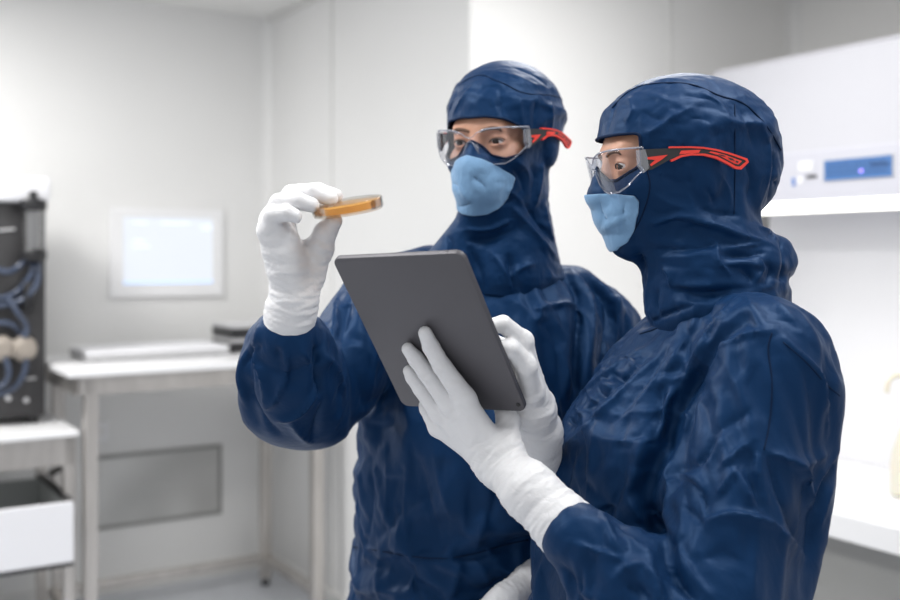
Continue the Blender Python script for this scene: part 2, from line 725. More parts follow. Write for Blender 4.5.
# seams between wall panels and the corner cove
k = 1
for base, d, n, dist in ((Kc, U, Vv, .89), (Cc, Vv, U, .66)):
    wtrim('trim_%d' % k, base + d * dist, d, .012, CEIL, .003, M['trim'], n if k == 1 else -U)
    k += 1
for base, d, n in ((Cc, -U, Vv), (Dc, Vv, -U)):
    bm = bmesh.new()
    mt = frame(base, d, n, (0, 0, 1))
    pts = [(0, 0), (.05, 0)] + [(.05 - .05 * math.sin(a), .05 - .05 * math.cos(a)) for a in np.linspace(0, math.pi / 2, 7)[1:]]
    v0 = [bm.verts.new(mt @ Vector((x, y, 0))) for x, y in pts]
    v1 = [bm.verts.new(mt @ Vector((x, y, CEIL))) for x, y in pts]
    for i in range(len(pts)):
        j = (i + 1) % len(pts)
        bm.faces.new((v0[i], v0[j], v1[j], v1[i]))
    tag(obj('trim_%d' % k, bm, M['wall'], smooth=False), kind='structure')
    k += 1
bm = bmesh.new()
box(bm, (0, 0, 0), (1.7, .022, .022), frame(Cc + Vector((0, 0, CEIL - .022)), Vv, -U, (0, 0, 1)), .006)
tag(obj('trim_%d' % k, bm, M['trim']), kind='structure')


def on_wall(px, base, d, off=0.0, n=None):
    """point of the vertical plane base + d*s that is seen in pixel column px"""
    b = Vector(base) + (n * off if n is not None else Vector((0, 0, 0)))
    t = (px - CX) / FPX
    s = (t * b.y - b.x) / (d.x - t * d.y)
    return b + d * s


def zat(py, Y):
    return CAMZ + (CY - py) * Y / FPX


# wall monitor ------------------------------------------------------------
p0, p1 = on_wall(109, Cc, U), on_wall(221, Cc, U)
Lm = (p1 - p0).length
Ym = (p0.y + p1.y) / 2
zb, zt = zat(296, Ym), zat(209, Ym)
t = empty('wall_monitor', (p0.x, p0.y, zb), 'white framed monitor set in the wall above the bench, its screen glowing pale', 'monitor')
mt = Matrix.Translation(-Vector((p0.x, p0.y, zb))) @ frame((p0.x, p0.y, zb), U, Vv, (0, 0, 1))
Hm = zt - zb
bm = bmesh.new()
e = .055
for lo, hi in (((0, 0, 0), (Lm, .02, e)), ((0, 0, Hm - e * .7), (Lm, .02, Hm)), ((0, 0, e), (e, .02, Hm - e * .7)), ((Lm - e * .8, 0, e), (Lm, .02, Hm - e * .7))):
    box(bm, lo, hi, mt)
box(bm, (.002, 0.0005, .002), (Lm - .002, .006, Hm - .002), mt)
obj('bezel', bm, M['white_top'], t)
bm = bmesh.new()
box(bm, (e - .004, .006, e - .004), (Lm - e * .8 + .004, .012, Hm - e * .7 + .004), mt)
s = obj('screen', bm, M['monitor'], t)
bm = bmesh.new()
box(bm, (e, .012, e + .001), (Lm - e * .8, .0135, e + .012), mt)
obj('task_bar', bm, M['monitor_line'], s)
for a, b, z in ((.80, .90, .80), (.82, .90, .77), (.2, .32, .83), (.2, .3, .62), (.2, .34, .56), (.45, .7, .83)):
    bm = bmesh.new()
    box(bm, (Lm * a, .012, Hm * z), (Lm * b, .0132, Hm * z + .006), mt)
    obj('text_line', bm, M['monitor_text'], s)

# grey wall panel below the bench ------------------------------------------
p0, p1 = on_wall(84, Cc, U), on_wall(221, Cc, U)
Lm = (p1 - p0).length
Ym = p1.y
zb, zt = zat(513, Ym), zat(444, Ym)
t = empty('wall_panel', (p0.x, p0.y, zb), 'frosted grey rectangular panel set low in the wall under the bench', 'panel')
mt = Matrix.Translation(-Vector((p0.x, p0.y, zb))) @ frame((p0.x, p0.y, zb), U, Vv, (0, 0, 1))
Hm = zt - zb
bm = bmesh.new()
e = .014
for lo, hi in (((0, 0, 0), (Lm, .012, e)), ((0, 0, Hm - e), (Lm, .012, Hm)), ((0, 0, e), (e, .012, Hm - e)), ((Lm - e, 0, e), (Lm, .012, Hm - e))):
    box(bm, lo, hi, mt)
obj('frame', bm, M['grey'], t)
bm = bmesh.new()
box(bm, (e, 0, e), (Lm - e, .005, Hm - e), mt)
obj('pane', bm, M['panel'], t)

# small white socket ---------------------------------------------------------
p0, p1 = on_wall(92, Cc, U), on_wall(108, Cc, U)
zb, zt = zat(442, p0.y), zat(422, p0.y)
t = empty('wall_socket', (p0.x, p0.y, zb), 'small white socket plate on the wall beside the bench leg, above the grey panel', 'socket')
mt = frame((0, 0, 0), U, Vv, (0, 0, 1))
Lm = (p1 - p0).length
bm = bmesh.new()
box(bm, (0, 0, 0), (Lm, .012, zt - zb), mt, .003)
obj('plate', bm, M['white_top'], t)
bm = bmesh.new()
box(bm, (Lm * .3, .012, (zt - zb) * .3), (Lm * .7, .015, (zt - zb) * .7), mt, .002)
obj('insert', bm, M['offwhite'], t)

# left bench ------------------------------------------------------------------
BT = 1.047
FL = Vector((-1.312, 3.575, 0))     # front left corner of the top
LB, DB = 1.03, .66
t = empty('lab_bench', FL, 'stainless steel lab bench with a white top under the wall monitor', 'bench')
mt = frame((0, 0, 0), U, -Vv, (0, 0, 1))
bm = bmesh.new()
box(bm, (0, 0, BT - .022), (LB, DB, BT), mt, .004)
obj('worktop', bm, M['white_top'], t)
bm = bmesh.new()
box(bm, (.03, .03, BT - .088), (LB - .03, .055, BT - .022), mt, .002)
box(bm, (.03, DB - .05, BT - .088), (LB - .03, DB - .03, BT - .022), mt, .002)
box(bm, (.03, .03, BT - .088), (.05, DB - .03, BT - .022), mt, .002)
box(bm, (LB - .05, .03, BT - .088), (LB - .03, DB - .03, BT - .022), mt, .002)
obj('apron', bm, M['steel'], t)
lw = .045
legs = ((.062, .03), (LB - .05 - lw, .03), (.062, DB - .1), (LB - .05 - lw, DB - .1))
for x, y in legs:
    bm = bmesh.new()
    box(bm, (x, y, .03), (x + lw, y + lw, BT - .03), mt, .004)
    lg = obj('leg', bm, M['steel'], t)
    bm = bmesh.new()
    lathe(bm, [(0, 0), (.018, 0), (.02, .008), (.012, .02), (.012, .03), (0, .03)], mt @ Matrix.Translation((x + lw / 2, y + lw / 2, 0)), 16)
    obj('foot', bm, M['black'], lg, auto=True)
for nm, lo, hi in (('back_rail', (.05, DB - .095, .10), (LB - .05, DB - .065, .135)), ('side_rail', (LB - .09, .05, .10), (LB - .06, DB - .06, .135)), ('side_rail', (.055, .05, .10), (.085, DB - .06, .135))):
    bm = bmesh.new()
    box(bm, lo, hi, mt, .004)
    obj(nm, bm, M['steel'], t)
bench_m = Matrix.Translation(FL) @ mt


def on_bench(x, y, z=BT):
    return bench_m @ Vector((x, y, z))


# flat tray / laptop on the bench
o = on_bench(.13, .30)
t = empty('laptop', o, 'closed pale grey laptop lying flat on the white bench top', 'laptop')
mt2 = frame((0, 0, 0), U, -Vv, (0, 0, 1))
bm = bmesh.new()
box(bm, (0, 0, .004), (.56, .30, .024), mt2, .006)
obj('base', bm, M['lightgrey'], t)
bm = bmesh.new()
box(bm, (0.0, 0.0, .025), (.56, .30, .04), mt2, .006)
obj('lid', bm, M['white_metal'], t)
for x, y in ((.03, .03), (.5, .03), (.03, .26), (.5, .26)):
    bm = bmesh.new()
    box(bm, (x, y, 0), (x + .03, y + .02, .005), mt2, .001)
    obj('foot', bm, M['black'], t)

o = on_bench(.72, .36)
for i in range(2):
    t = empty('instrument_box', o + Vector((0, 0, .058 * i)),
              ('lower' if i == 0 else 'upper') + ' of two flat black instrument boxes stacked at the right end of the bench', 'box', 'stacked instrument boxes')
    bm = bmesh.new()
    box(bm, (0, 0, 0), (.26, .24, .042), mt2, .004)
    obj('case', bm, M['black'], t)
    bm = bmesh.new()
    box(bm, (.003, .003, .042), (.257, .237, .058), mt2, .003)
    obj('lid', bm, M['lightgrey'], t)

# lower side unit with an open drawer ------------------------------------------
ST = .834
SR = Vector((-1.300, 3.65, 0))
mt3 = frame((0, 0, 0), -U, -Vv, (0, 0, 1))   # x to the left, y towards the wall
t = empty('drawer_table', SR, 'low steel table left of the bench, its white drawer pulled open', 'table')
bm = bmesh.new()
box(bm, (0, 0, ST - .02), (1.25, .62, ST), mt3, .004)
obj('table_top', bm, M['white_top'], t)
bm = bmesh.new()
box(bm, (.01, .012, ST - .12), (1.24, .04, ST - .02), mt3, .002)
box(bm, (.01, .50, ST - .12), (1.24, .53, ST - .02), mt3, .002)
box(bm, (.01, .04, ST - .12), (.035, .50, ST - .02), mt3, .002)
obj('apron', bm, M['steel'], t)
for x, y in ((.01, .012), (.01, .49), (1.19, .012), (1.19, .49)):
    bm = bmesh.new()
    box(bm, (x, y, 0), (x + .04, y + .04, ST - .02), mt3, .004)
    obj('leg', bm, M['steel'], t)
dz0, dz1 = .410, .614
f0 = -.12
dr = None
bm = bmesh.new()
box(bm, (.045, f0, dz0), (.75, f0 + .018, dz1), mt3, .003)
dr = obj('drawer', bm, M['white_metal'], t)
bm = bmesh.new()
for lo, hi in (((.05, f0 + .018, dz0), (.062, .40, dz1 - .01)), ((.733, f0 + .018, dz0), (.745, .40, dz1 - .01)), ((.062, .388, dz0), (.733, .40, dz1 - .01)), ((.05, f0 + .018, dz0), (.745, .40, dz0 + .01))):
    box(bm, lo, hi, mt3)
obj('drawer_box', bm, M['greybin'], dr)
bm = bmesh.new()
box(bm, (.038, f0 + .018, dz1 - .012), (.064, .42, dz1), mt3, .002)
box(bm, (.732, f0 + .018, dz1 - .012), (.758, .42, dz1), mt3, .002)
box(bm, (.045, f0 - .002, dz0 - .012), (.75, f0 + .01, dz0), mt3, .001)
obj('drawer_edge', bm, M['black'], dr)
for x in (.018, .76):
    bm = bmesh.new()
    tube(bm, [mt3 @ Vector(q) for q in ((x, .04, ST - .12), (x, .40, dz1))], .012, 8)
    obj('drawer_runner', bm, M['black'], t)

# bioreactor-like analyser ---------------------------------------------------------
AO = on_wall(46, SR - Vv * .24, U) + Vector((0, 0, ST))
t = empty('analyser', AO, 'tall black laboratory analyser with a white top, blue tubing and knobs on the low table', 'analyser')
Ya = AO.y
AH = zat(203, Ya) - ST
bm = bmesh.new()
box(bm, (0, 0, .025), (.62, .30, AH), mt3, .012)
obj('housing', bm, M['charcoal'], t, auto=True)
bm = bmesh.new()
box(bm, (-.012, -.03, AH), (.65, .31, zat(178, Ya) - ST), mt3, .012, 3)
obj('top_cover', bm, M['white_metal'], t, auto=True)
for x, y in ((.02, .02), (.55, .02), (.02, .24), (.55, .24)):
    bm = bmesh.new()
    lathe(bm, [(0, 0), (.022, 0), (.022, .03), (0, .03)], mt3 @ Matrix.Translation((x + .02, y + .02, 0)), 16)
    obj('foot', bm, M['black'], t)


def aloc(px, py, out=0.0):
    """point on the front face of the analyser in its own frame (x left, z up)"""
    q = on_wall(px, AO, -U, 0)
    q = q + Vv * out
    return Vector((q.x - AO.x, q.y - AO.y, zat(py, q.y) - ST))


c = aloc(31, 230, .045)
rj = .037
h2 = (zat(205, Ya) - zat(258, Ya)) / 2
bm = bmesh.new()
lathe(bm, [(0, -h2 + .02), (rj, -h2 + .02), (rj, h2 - .02), (0, h2 - .02)], Matrix.Translation(c), 32)
j = obj('filter_jar', bm, M['glassjar'], t, auto=True)
bm = bmesh.new()
lathe(bm, [(0, -h2 + .025), (rj * .62, -h2 + .025), (rj * .62, h2 - .025), (0, h2 - .025)], Matrix.Translation(c), 24)
obj('filter_core', bm, M['lightgrey'], j, auto=True)
for nm, s in (('jar_cap', 1), ('jar_base', -1)):
    bm = bmesh.new()
    lathe(bm, [(0, -.02), (rj * 1.1, -.02), (rj * 1.25, -.012), (rj * 1.25, .012), (rj * 1.1, .02), (rj * .4, .024), (rj * .35, .05 if s > 0 else .024), (0, .05 if s > 0 else .024)],
          Matrix.Translation(c + Vector((0, 0, s * (h2 - .008)))), 32)
    obj(nm, bm, M['black'], j, auto=True)
bm = bmesh.new()
box(bm, (-.02, -.02, -.05), (.02, .05, .05), Matrix.Translation(aloc(27, 296, .03)) @ mt3, .008)
obj('valve', bm, M['black'], t, auto=True)
tubes = [[(31, 262), (29, 275), (18, 290), (5, 297), (-12, 300)], [(36, 262), (34, 284), (18, 301), (-12, 307)],
         [(6, 298), (14, 312), (24, 326), (22, 338)], [(-12, 322), (8, 324), (18, 332), (24, 344)],
         [(24, 352), (22, 372), (12, 388), (-8, 396)], [(2, 355), (6, 372), (2, 384), (-10, 390)], [(-10, 268), (6, 272), (16, 268), (26, 258)]]
for i, tp in enumerate(tubes):
    bm = bmesh.new()
    tube(bm, catmull([aloc(x, y, .03 + .012 * (i % 3) + .01 * math.sin(j2 * 2.0)) for j2, (x, y) in enumerate(tp)], 6), .0105, 10)
    obj('tubing', bm, M['tube2'], t, smooth=True)
for px, py in ((0, 348), (22, 348)):
    c = aloc(px, py, 0)
    bm = bmesh.new()
    lathe(bm, [(0, 0), (.03, 0), (.032, .01), (.046, .016), (.048, .03), (.044, .05), (.03, .058), (.026, .07), (0, .072)],
          Matrix.Translation(c) @ frame((0, 0, 0), U, (0, 0, 1), Vv), 10)
    obj('knob', bm, M['knob'], t, auto=True)
for qa, qb in (((-6, 231), (15, 229)), ((26, 379), (36, 378))):
    bm = bmesh.new()
    tube(bm, [aloc(*qa, .001), aloc(*qb, .001)], .004, 6)
    obj('label_strip', bm, M['lightgrey'], t)
for px, py in ((8, 398), (26, 400)):
    bm = bmesh.new()
    lathe(bm, [(0, 0), (.01, 0), (.01, .008), (0, .008)], Matrix.Translation(aloc(px, py)) @ frame((0, 0, 0), U, (0, 0, 1), Vv), 12)
    obj('screw', bm, M['lightgrey'], t)
c = aloc(28, 197, .032)
bm = bmesh.new()
lathe(bm, [(0, 0), (.014, 0), (.014, .006), (0, .006)], Matrix.Translation(c) @ frame((0, 0, 0), U, (0, 0, 1), Vv), 16)
obj('badge', bm, M['lightgrey'], t)

# laminar flow cabinet on the right ---------------------------------------------------
HF = Dc - U * .75                         # foot of its front face line
h0 = HF + Vv * .245
t = empty('flow_cabinet', (h0.x, h0.y, 0), 'white laminar flow cabinet with a blue display and lit tube along the right wall', 'cabinet')
hm = frame((0, 0, 0), Vv, U, (0, 0, 1))   # x towards the camera, y towards the wall
HL = 1.9
zt_, zd, zl = 2.10, 1.775, 1.615
bm = bmesh.new()
# upper body in cross-section (y, z), a little slanted in front
sec = [(.0, zd), (.03, zt_ - .02), (.05, zt_), (.72, zt_), (.72, zl + .02), (.06, zl + .02), (.06, zd - .01)]
va = [bm.verts.new(hm @ Vector((0, y, z))) for y, z in sec]
vb = [bm.verts.new(hm @ Vector((HL, y, z))) for y, z in sec]
for i in range(len(sec)):
    j2 = (i + 1) % len(sec)
    bm.faces.new((va[i], va[j2], vb[j2], vb[i]))
bm.faces.new(va)
bm.faces.new(vb[::-1])
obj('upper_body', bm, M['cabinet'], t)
bm = bmesh.new()
box(bm, (-.005, -.018, zl + .005), (HL, .06, zd), hm, .004)
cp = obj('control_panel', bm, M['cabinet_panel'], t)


def hloc(px, py, off):
    q = on_wall(px, h0 - U * off, Vv, 0)
    r = q - Vector((h0.x, h0.y, 0))
    return r.dot(Vv), zat(py, q.y)


x0, zA = hloc(825, 161, .018)
x1, zB = hloc(893, 183, .018)
zlo, zhi = hloc(825, 181, .018)[1], zA
bm = bmesh.new()
box(bm, (x0 - .006, -.0205, zlo - .004), (x1 + .006, -.018, zhi + .004), hm, .001)
obj('display_bezel', bm, M['lightgrey'], cp)
bm = bmesh.new()
box(bm, (x0, -.023, zlo), (x1, -.0205, zhi), hm, .001)
ds = obj('display', bm, M['lcd'], cp)
bm = bmesh.new()
rr = random.Random(3)
for row in range(3):
    z = zhi - .012 - row * .014
    x = x0 + .012
    while x < x1 - .02:
        w = rr.uniform(.006, .016)
        box(bm, (x, -.0245, z - .006), (min(x + w, x1 - .006), -.023, z), hm)
        x += w + .005
box(bm, (x0 + (x1 - x0) * .7, -.0245, zlo + .03), (x1 - .008, -.023, zlo + .042), hm)
obj('display_text', bm, M['lcd_text'], cp)
xs_, zs_ = hloc(862, 171, .02)
bm = bmesh.new()
lathe(bm, [(0, 0), (.006, 0), (.005, .003), (0, .004)], Matrix.Translation(hm @ Vector((xs_, -.023, zs_))) @ frame((0, 0, 0), Vv, (0, 0, 1), -U), 16)
obj('indicator_light', bm, M['lcd_spot'], cp)
for (a, b, c, d, m_, nm) in ((799, 162, 813, 172, 'white_top', 'label_plate'), (807, 175.5, 817, 178.5, 'black', 'switch'), (792.5, 178, 795.5, 186, 'bluebtn', 'button'), (798, 176.5, 803, 184, 'white_top', 'switch')):
    xa, za = hloc(a, b, .018)
    xb, _ = hloc(c, d, .018)
    zb_ = hloc(a, d, .018)[1]
    bm = bmesh.new()
    box(bm, (xa, -.0215, zb_), (xb, -.018, za), hm, .001)
    obj(nm, bm, M[m_], cp)
bm = bmesh.new()
box(bm, (.01, -.012, zl - .03), (HL - .02, .035, zl + .004), hm, .008)
obj('light_tube', bm, M['lamp'], t)
bm = bmesh.new()
box(bm, (0, .035, zl - .032), (HL, .06, zl + .02), hm, .002)
obj('light_housing', bm, M['lightgrey'], t)
# back panel and end panel
bm = bmesh.new()
box(bm, (-.02, .35, .75), (HL, .37, zl + .02), hm)
box(bm, (-.02, .37, 0), (HL, .72, zl + .02), hm)
obj('back_panel', bm, M['white_metal'], t)
bm = bmesh.new()
box(bm, (-.02, -.31, .68), (HL, .35, .75), hm, .004)
obj('worktop', bm, M['white_top'], t)
bm = bmesh.new()
box(bm, (0.05, -.20, 0), (HL, .37, .68), hm)
obj('base_cabinet', bm, M['grey'], t)

# cream wash bottle on the cabinet's worktop
bp = Vector(W(913, 489, 3.02))
bp.z = .751
t = empty('wash_bottle', bp, 'cream plastic wash bottle with a spout on the white worktop at the right edge', 'bottle')
bm = bmesh.new()
lathe(bm, [(0, 0), (.055, 0), (.062, .008), (.062, .09), (.056, .13), (.035, .19), (.022, .22), (.022, .235), (0, .235)], ID, 40)
obj('body', bm, M['bottle'], t, auto=True)
bm = bmesh.new()
lathe(bm, [(0, .232), (.027, .232), (.027, .262), (.018, .275), (0, .278)], ID, 32)
obj('cap', bm, M['offwhite'], t, auto=True)
bm = bmesh.new()
tube(bm, catmull([(0, 0, .27), (0, 0, .30), (-.015, -.003, .335), (-.045, -.006, .352), (-.075, -.01, .335), (-.082, -.012, .30)], 6), [.009] * 31, 10)
obj('spout', bm, M['bottle'], t, smooth=True)

# ceiling lamps ------------------------------------------------------------------
for i, (x, y) in enumerate(((-.9, 1.3), (.7, 1.2), (-1.95, 2.9), (.5, 2.65))):
    nm = ('nearest left', 'nearest right', 'farther left', 'farther right')[i]
    t = empty('ceiling_light', (x, y, CEIL), 'flat white ceiling panel light, the %s of four overhead' % nm, 'ceiling light', 'ceiling panel lights')
    bm = bmesh.new()
    for lo, hi in (((-.31, -.31, -.02), (.31, -.29, 0)), ((-.31, .29, -.02), (.31, .31, 0)), ((-.31, -.29, -.02), (-.29, .29, 0)), ((.29, -.29, -.02), (.31, .29, 0))):
        box(bm, lo, hi)
    obj('frame', bm, M['white_metal'], t)
    bm = bmesh.new()
    box(bm, (-.29, -.29, -.012), (.29, .29, -.002))
    obj('diffuser', bm, M['ceil_lamp'], t)
    ld = bpy.data.lights.new('ceiling_light_glow', 'AREA')
    ld.shape = 'SQUARE'
    ld.size = .58
    ld.energy = (21, 13, 40, 13)[i]
    ld.color = (1, .99, .97)
    lo_ = bpy.data.objects.new('ceiling_light_glow', ld)
    COL.objects.link(lo_)
    lo_.location = (0, 0, -.022)
    lo_.parent = t
ld = bpy.data.lights.new('cabinet_glow', 'AREA')
ld.shape = 'RECTANGLE'
ld.size, ld.size_y = 1.7, .05
ld.energy = 1.3
ld.color = (1, .98, .92)
lo_ = bpy.data.objects.new('cabinet_glow', ld)
COL.objects.link(lo_)
q = h0 + Vv * .95 + U * .0
lo_.matrix_world = frame((q.x, q.y, zl - .035), Vv, U, (0, 0, 1))
wd = bpy.data.worlds.new('world')
scene.world = wd
wd.use_nodes = True
wd.node_tree.nodes['Background'].inputs['Color'].default_value = (.97, .98, 1, 1)
wd.node_tree.nodes['Background'].inputs['Strength'].default_value = 0.68

# ------------------------------------------------------------------ people
def refine(V, F):
    """one level of subdivision; returns verts, quads"""
    o = link('refine', mesh_from('refine', V, F))
    md = o.modifiers.new('s', 'SUBSURF')
    md.levels = 1
    ev = o.evaluated_get(bpy.context.evaluated_depsgraph_get())
    me = ev.to_mesh()
    V2 = get_co(me)
    q = np.empty(len(me.loops), np.int32)
    me.loops.foreach_get('vertex_index', q)
    F2 = q.reshape(-1, 4).copy()
    ev.to_mesh_clear()
    old = o.data
    bpy.data.objects.remove(o)
    bpy.data.meshes.remove(old)
    return V2, F2


def vnormals(V, F):
    n = np.cross(V[F[:, 2]] - V[F[:, 0]], V[F[:, 3]] - V[F[:, 1]])
    N = np.zeros_like(V)
    for k in range(4):
        np.add.at(N, F[:, k], n)
    return N / (np.linalg.norm(N, axis=1, keepdims=True) + 1e-12)


def press_folds(V, F, folds, scale=1.35):
    """push creases into the cloth: rows of (polyline, height in mm, width in mm, steep side)
    the polylines are found on the garment by looking along them from the photographer's side"""
    bvh = BVHTree.FromPolygons([tuple(v) for v in V], [tuple(int(i) for i in q) for q in F])
    o = Vector((0, 0, CAMZ))
    N = vnormals(V, F)
    D = np.zeros(len(V))
    for pts, amp, wid, side in folds:
        amp, wid = amp * .001 * scale, wid * .00085
        Q, QN = [], []
        for a in catmull([V3(x, y, 0) for x, y in pts], 5):
            d = Vector(((a[0] - CX) / FPX, 1, (CY - a[1]) / FPX)).normalized()
            h, n, i, dist = bvh.ray_cast(o, d)
            if h is not None and (not Q or (np.linalg.norm(np.array(h) - Q[-1]) < .06)):
                Q.append(np.array(h))
                QN.append(np.array(n))
        if len(Q) < 3:
            continue
        Q, QN = np.array(Q), np.array(QN)
        R = 4.5 * wid
        m = np.nonzero(np.all((V > Q.min(0) - R) & (V < Q.max(0) + R), axis=1))[0]
        p, pn = V[m], N[m]
        best = np.full(len(m), 1e9)
        tt = np.zeros(len(m))
        sg = np.zeros(len(m))
        al = np.zeros(len(m))
        k = len(Q) - 1
        for i in range(k):
            a, ab = Q[i], Q[i + 1] - Q[i]
            t = np.clip(((p - a) @ ab) / (ab @ ab + 1e-12), 0, 1)
            w = p - a - t[:, None] * ab
            dd = np.linalg.norm(w, axis=1)
            c = dd < best
            best = np.where(c, dd, best)
            tt = np.where(c, (i + t) / k, tt)
            sd = np.cross(QN[i], ab)
            sg = np.where(c, np.sign(w @ sd), sg)
            al = np.where(c, pn @ QN[i], al)
        taper = np.sin(np.clip(tt, .03, .97) * math.pi) ** .5
        we = np.where(sg * side < 0, wid * .38, wid) if side else np.full(len(m), wid)
        x = best / we
        D[m] += amp * taper * np.exp(-x ** 1.12) * np.clip(al * 1.5, 0, 1)
    return V + D[:, None] * N


def crumple(V, F, amp, scale, seed, stretch=(1, 1, 1), mask=None):
    """small sharp crinkles all over"""
    N = vnormals(V, F)
    st = np.array(stretch) * scale
    off = Vector((seed, seed * 1.7, 3.1))
    idx = np.arange(len(V)) if mask is None else np.nonzero(mask)[0]
    d = np.zeros(len(V))
    for i in idx:
        q = Vector(V[i] * st) + off
        w = mnoise.noise_vector(q * .6)
        q = q + w * .7
        a = 1 - 2.4 * abs(mnoise.noise(q))
        b = 1 - 2.4 * abs(mnoise.noise(q * 2.1 + off))
        d[i] = a * .7 + b * .3
    return V + (amp * d)[:, None] * N


class Head:
    """head frame: x to the person's left, y forward, z up; origin midway between the ears at eye level"""
    def __init__(s, origin, fwd, up=(0, 0, 1)):
        F = np.array(fwd, float); F /= np.linalg.norm(F)
        Uu = np.array(up, float); Uu -= F * (Uu @ F); Uu /= np.linalg.norm(Uu)
        s.R = np.stack([np.cross(Uu, F), F, Uu], 1)
        s.o = np.array(origin, float)

    def loc(s, P):
        return (P - s.o) @ s.R

    def wor(s, p):
        return np.asarray(p, float) @ s.R.T + s.o

    def m(s):
        mm = Matrix(s.R.tolist()).to_4x4()
        mm.translation = Vector(s.o)
        return mm


def head_sdf(p):
    """bare head in head coordinates"""
    d = ell(p, (0, -.012, .032), (.074, .106, .086))
    d = smin(d, ell(p, (0, .022, -.042), (.060, .070, .082)), .03)
    d = smin(d, cone(p, V3(0, .066, -.100), V3(0, .05, -.085), .020, .03), .03)
    d = smin(d, cone(p, V3(-.034, .080, .019), V3(.034, .080, .019), .0135, .0135), .02)
    d = smin(d, cone(p, V3(0, .088, .012), V3(0, .109, -.038), .007, .0115), .012)
    for sx in (-1, 1):
        d = smin(d, ell(p, (sx * .012, .102, -.040), (.008, .010, .008)), .008)
        d = smax(d, -ell(p, (sx * .033, .101, -.001), (.019, .016, .0125)), .012)
        d = smin(d, ell(p, (sx * .043, .062, -.030), (.022, .022, .020)), .02)
        # lids
        lid = ell(p, (sx * .033, .0785, -.001), (.0155, .0145, .0140))
        slit = ell(p, (sx * .0345, .093, -.0015), (.0160, .014, .0047))
        d = smin(d, smax(lid, -slit, .002), .006)
        # ear
        d = smin(d, smax(ell(p, (sx * .078, -.012, -.008), (.010, .018, .030)), -ell(p, (sx * .088, -.008, -.006), (.006, .010, .018)), .004), .006)
    d = smin(d, ell(p, (0, .092, -.068), (.022, .010, .0055)), .006)
    d = smin(d, ell(p, (0, .090, -.079), (.019, .010, .006)), .006)
    d = smax(d, -ell(p, (0, .102, -.0735), (.02, .006, .0012)), .002)
    return d


def ang_uv(p):
    return np.stack([np.abs(np.arctan2(p[:, 0], p[:, 1])) * .09, p[:, 2]], 1)


def sym(poly):
    poly = np.asarray(poly, float)
    return np.concatenate([poly, (poly * [-1, 1])[::-1]])


def full_uv(p):
    return np.stack([np.arctan2(p[:, 0], p[:, 1]) * .09, p[:, 2]], 1)


def fine(o, levels=1):
    md = o.modifiers.new('smooth', 'SUBSURF')
    md.levels = md.render_levels = levels
    return o


def tube_obj(name, pts, r, m, parent, closed=False, seg=8):
    bm = bmesh.new()
    tube(bm, pts, r, seg, closed)
    o = obj(name, bm, m, None, smooth=True)
    adopt(o, parent)
    return o


def solid(name, f, lo, hi, h, m, parent, disp=None, folds=()):
    V, F = surface(f, lo, hi, h)
    if disp is not None:
        _, g = grad(f, V)
        V = V + disp(V)[:, None] * g
    if folds:
        V = press_folds(V, F, folds, 1.0)
    o = link(name, mesh_from(name, V, F), m)
    if parent is not None:
        adopt(o, parent)
    return o


def make_hood(person, H, hood_f, lo, hi, open_poly, mask_poly, pinf, seed, folds=(), hres=.0058, shrink=-.06, frames=18):
    V, F = surface(hood_f, lo, hi, hres)
    cv, cf = surface(lambda P: hood_f(P) + .006, lo, hi, .012)
    pin = pinf(V, H.loc(V))
    V = drape('hood', V, F, cv, cf, pin, frames, shrink, bend=.08, grav=.4)
    V = smooth_verts(V, F, 1, .4)
    V, F = refine(V, F)
    V = crumple(V, F, .0009, 16, seed)
    V = press_folds(V, F, folds)
    og = lambda co: np.where(H.loc(co)[:, 1] > -.02, poly_sdf(full_uv(H.loc(co)), sym(open_poly)), 1.0)
    mg = lambda co: np.where(H.loc(co)[:, 1] > -.02, poly_sdf(full_uv(H.loc(co)), sym(mask_poly)), 1.0)
    me = mesh_from('hood', V, F)
    bm = bmesh.new()
    bm.from_mesh(me)
    edge = cut_field(bm, og, False)[0]
    bm.to_mesh(me)
    bm.free()
    hood = link('hood', me, M['suit'])
    adopt(hood, person)
    md = hood.modifiers.new('cloth', 'SOLIDIFY')
    md.thickness = .0016
    md.offset = -1
    e = smooth_loop(edge, 5)
    seam = tube_obj('face_seam', e, .0021, M['seam'], hood, True)
    # mask panel
    me = mesh_from('face_mask', V, F)
    bm = bmesh.new()
    bm.from_mesh(me)
    medge = cut_field(bm, mg, True)
    bm.normal_update()
    for v in bm.verts:
        v.co += v.normal * .0034
    bm.to_mesh(me)
    bm.free()
    mask = link('face_mask', me, M['mask'])
    adopt(mask, hood)
    mask['label'] = 'pale blue face mask panel'
    md = mask.modifiers.new('cloth', 'SOLIDIFY')
    md.thickness = .0028
    md.offset = -1
    return hood, V, F


def on_surface(f, pts, out=0.0):
    P = np.array(pts, float)
    for _ in range(12):
        d, g = grad(f, P)
        P = P - np.clip(d - out, -.02, .02)[:, None] * g
    return P


def snap(V, pts, out=0.001, ctr=None):
    """nearest cloth vertex to each point"""
    res = []
    for p in pts:
        i = np.argmin(((V - p) ** 2).sum(1))
        res.append(V[i])
    res = np.array(res)
    if ctr is not None:
        d = res - ctr
        res = res + d / np.linalg.norm(d, axis=1, keepdims=True) * out
    return res


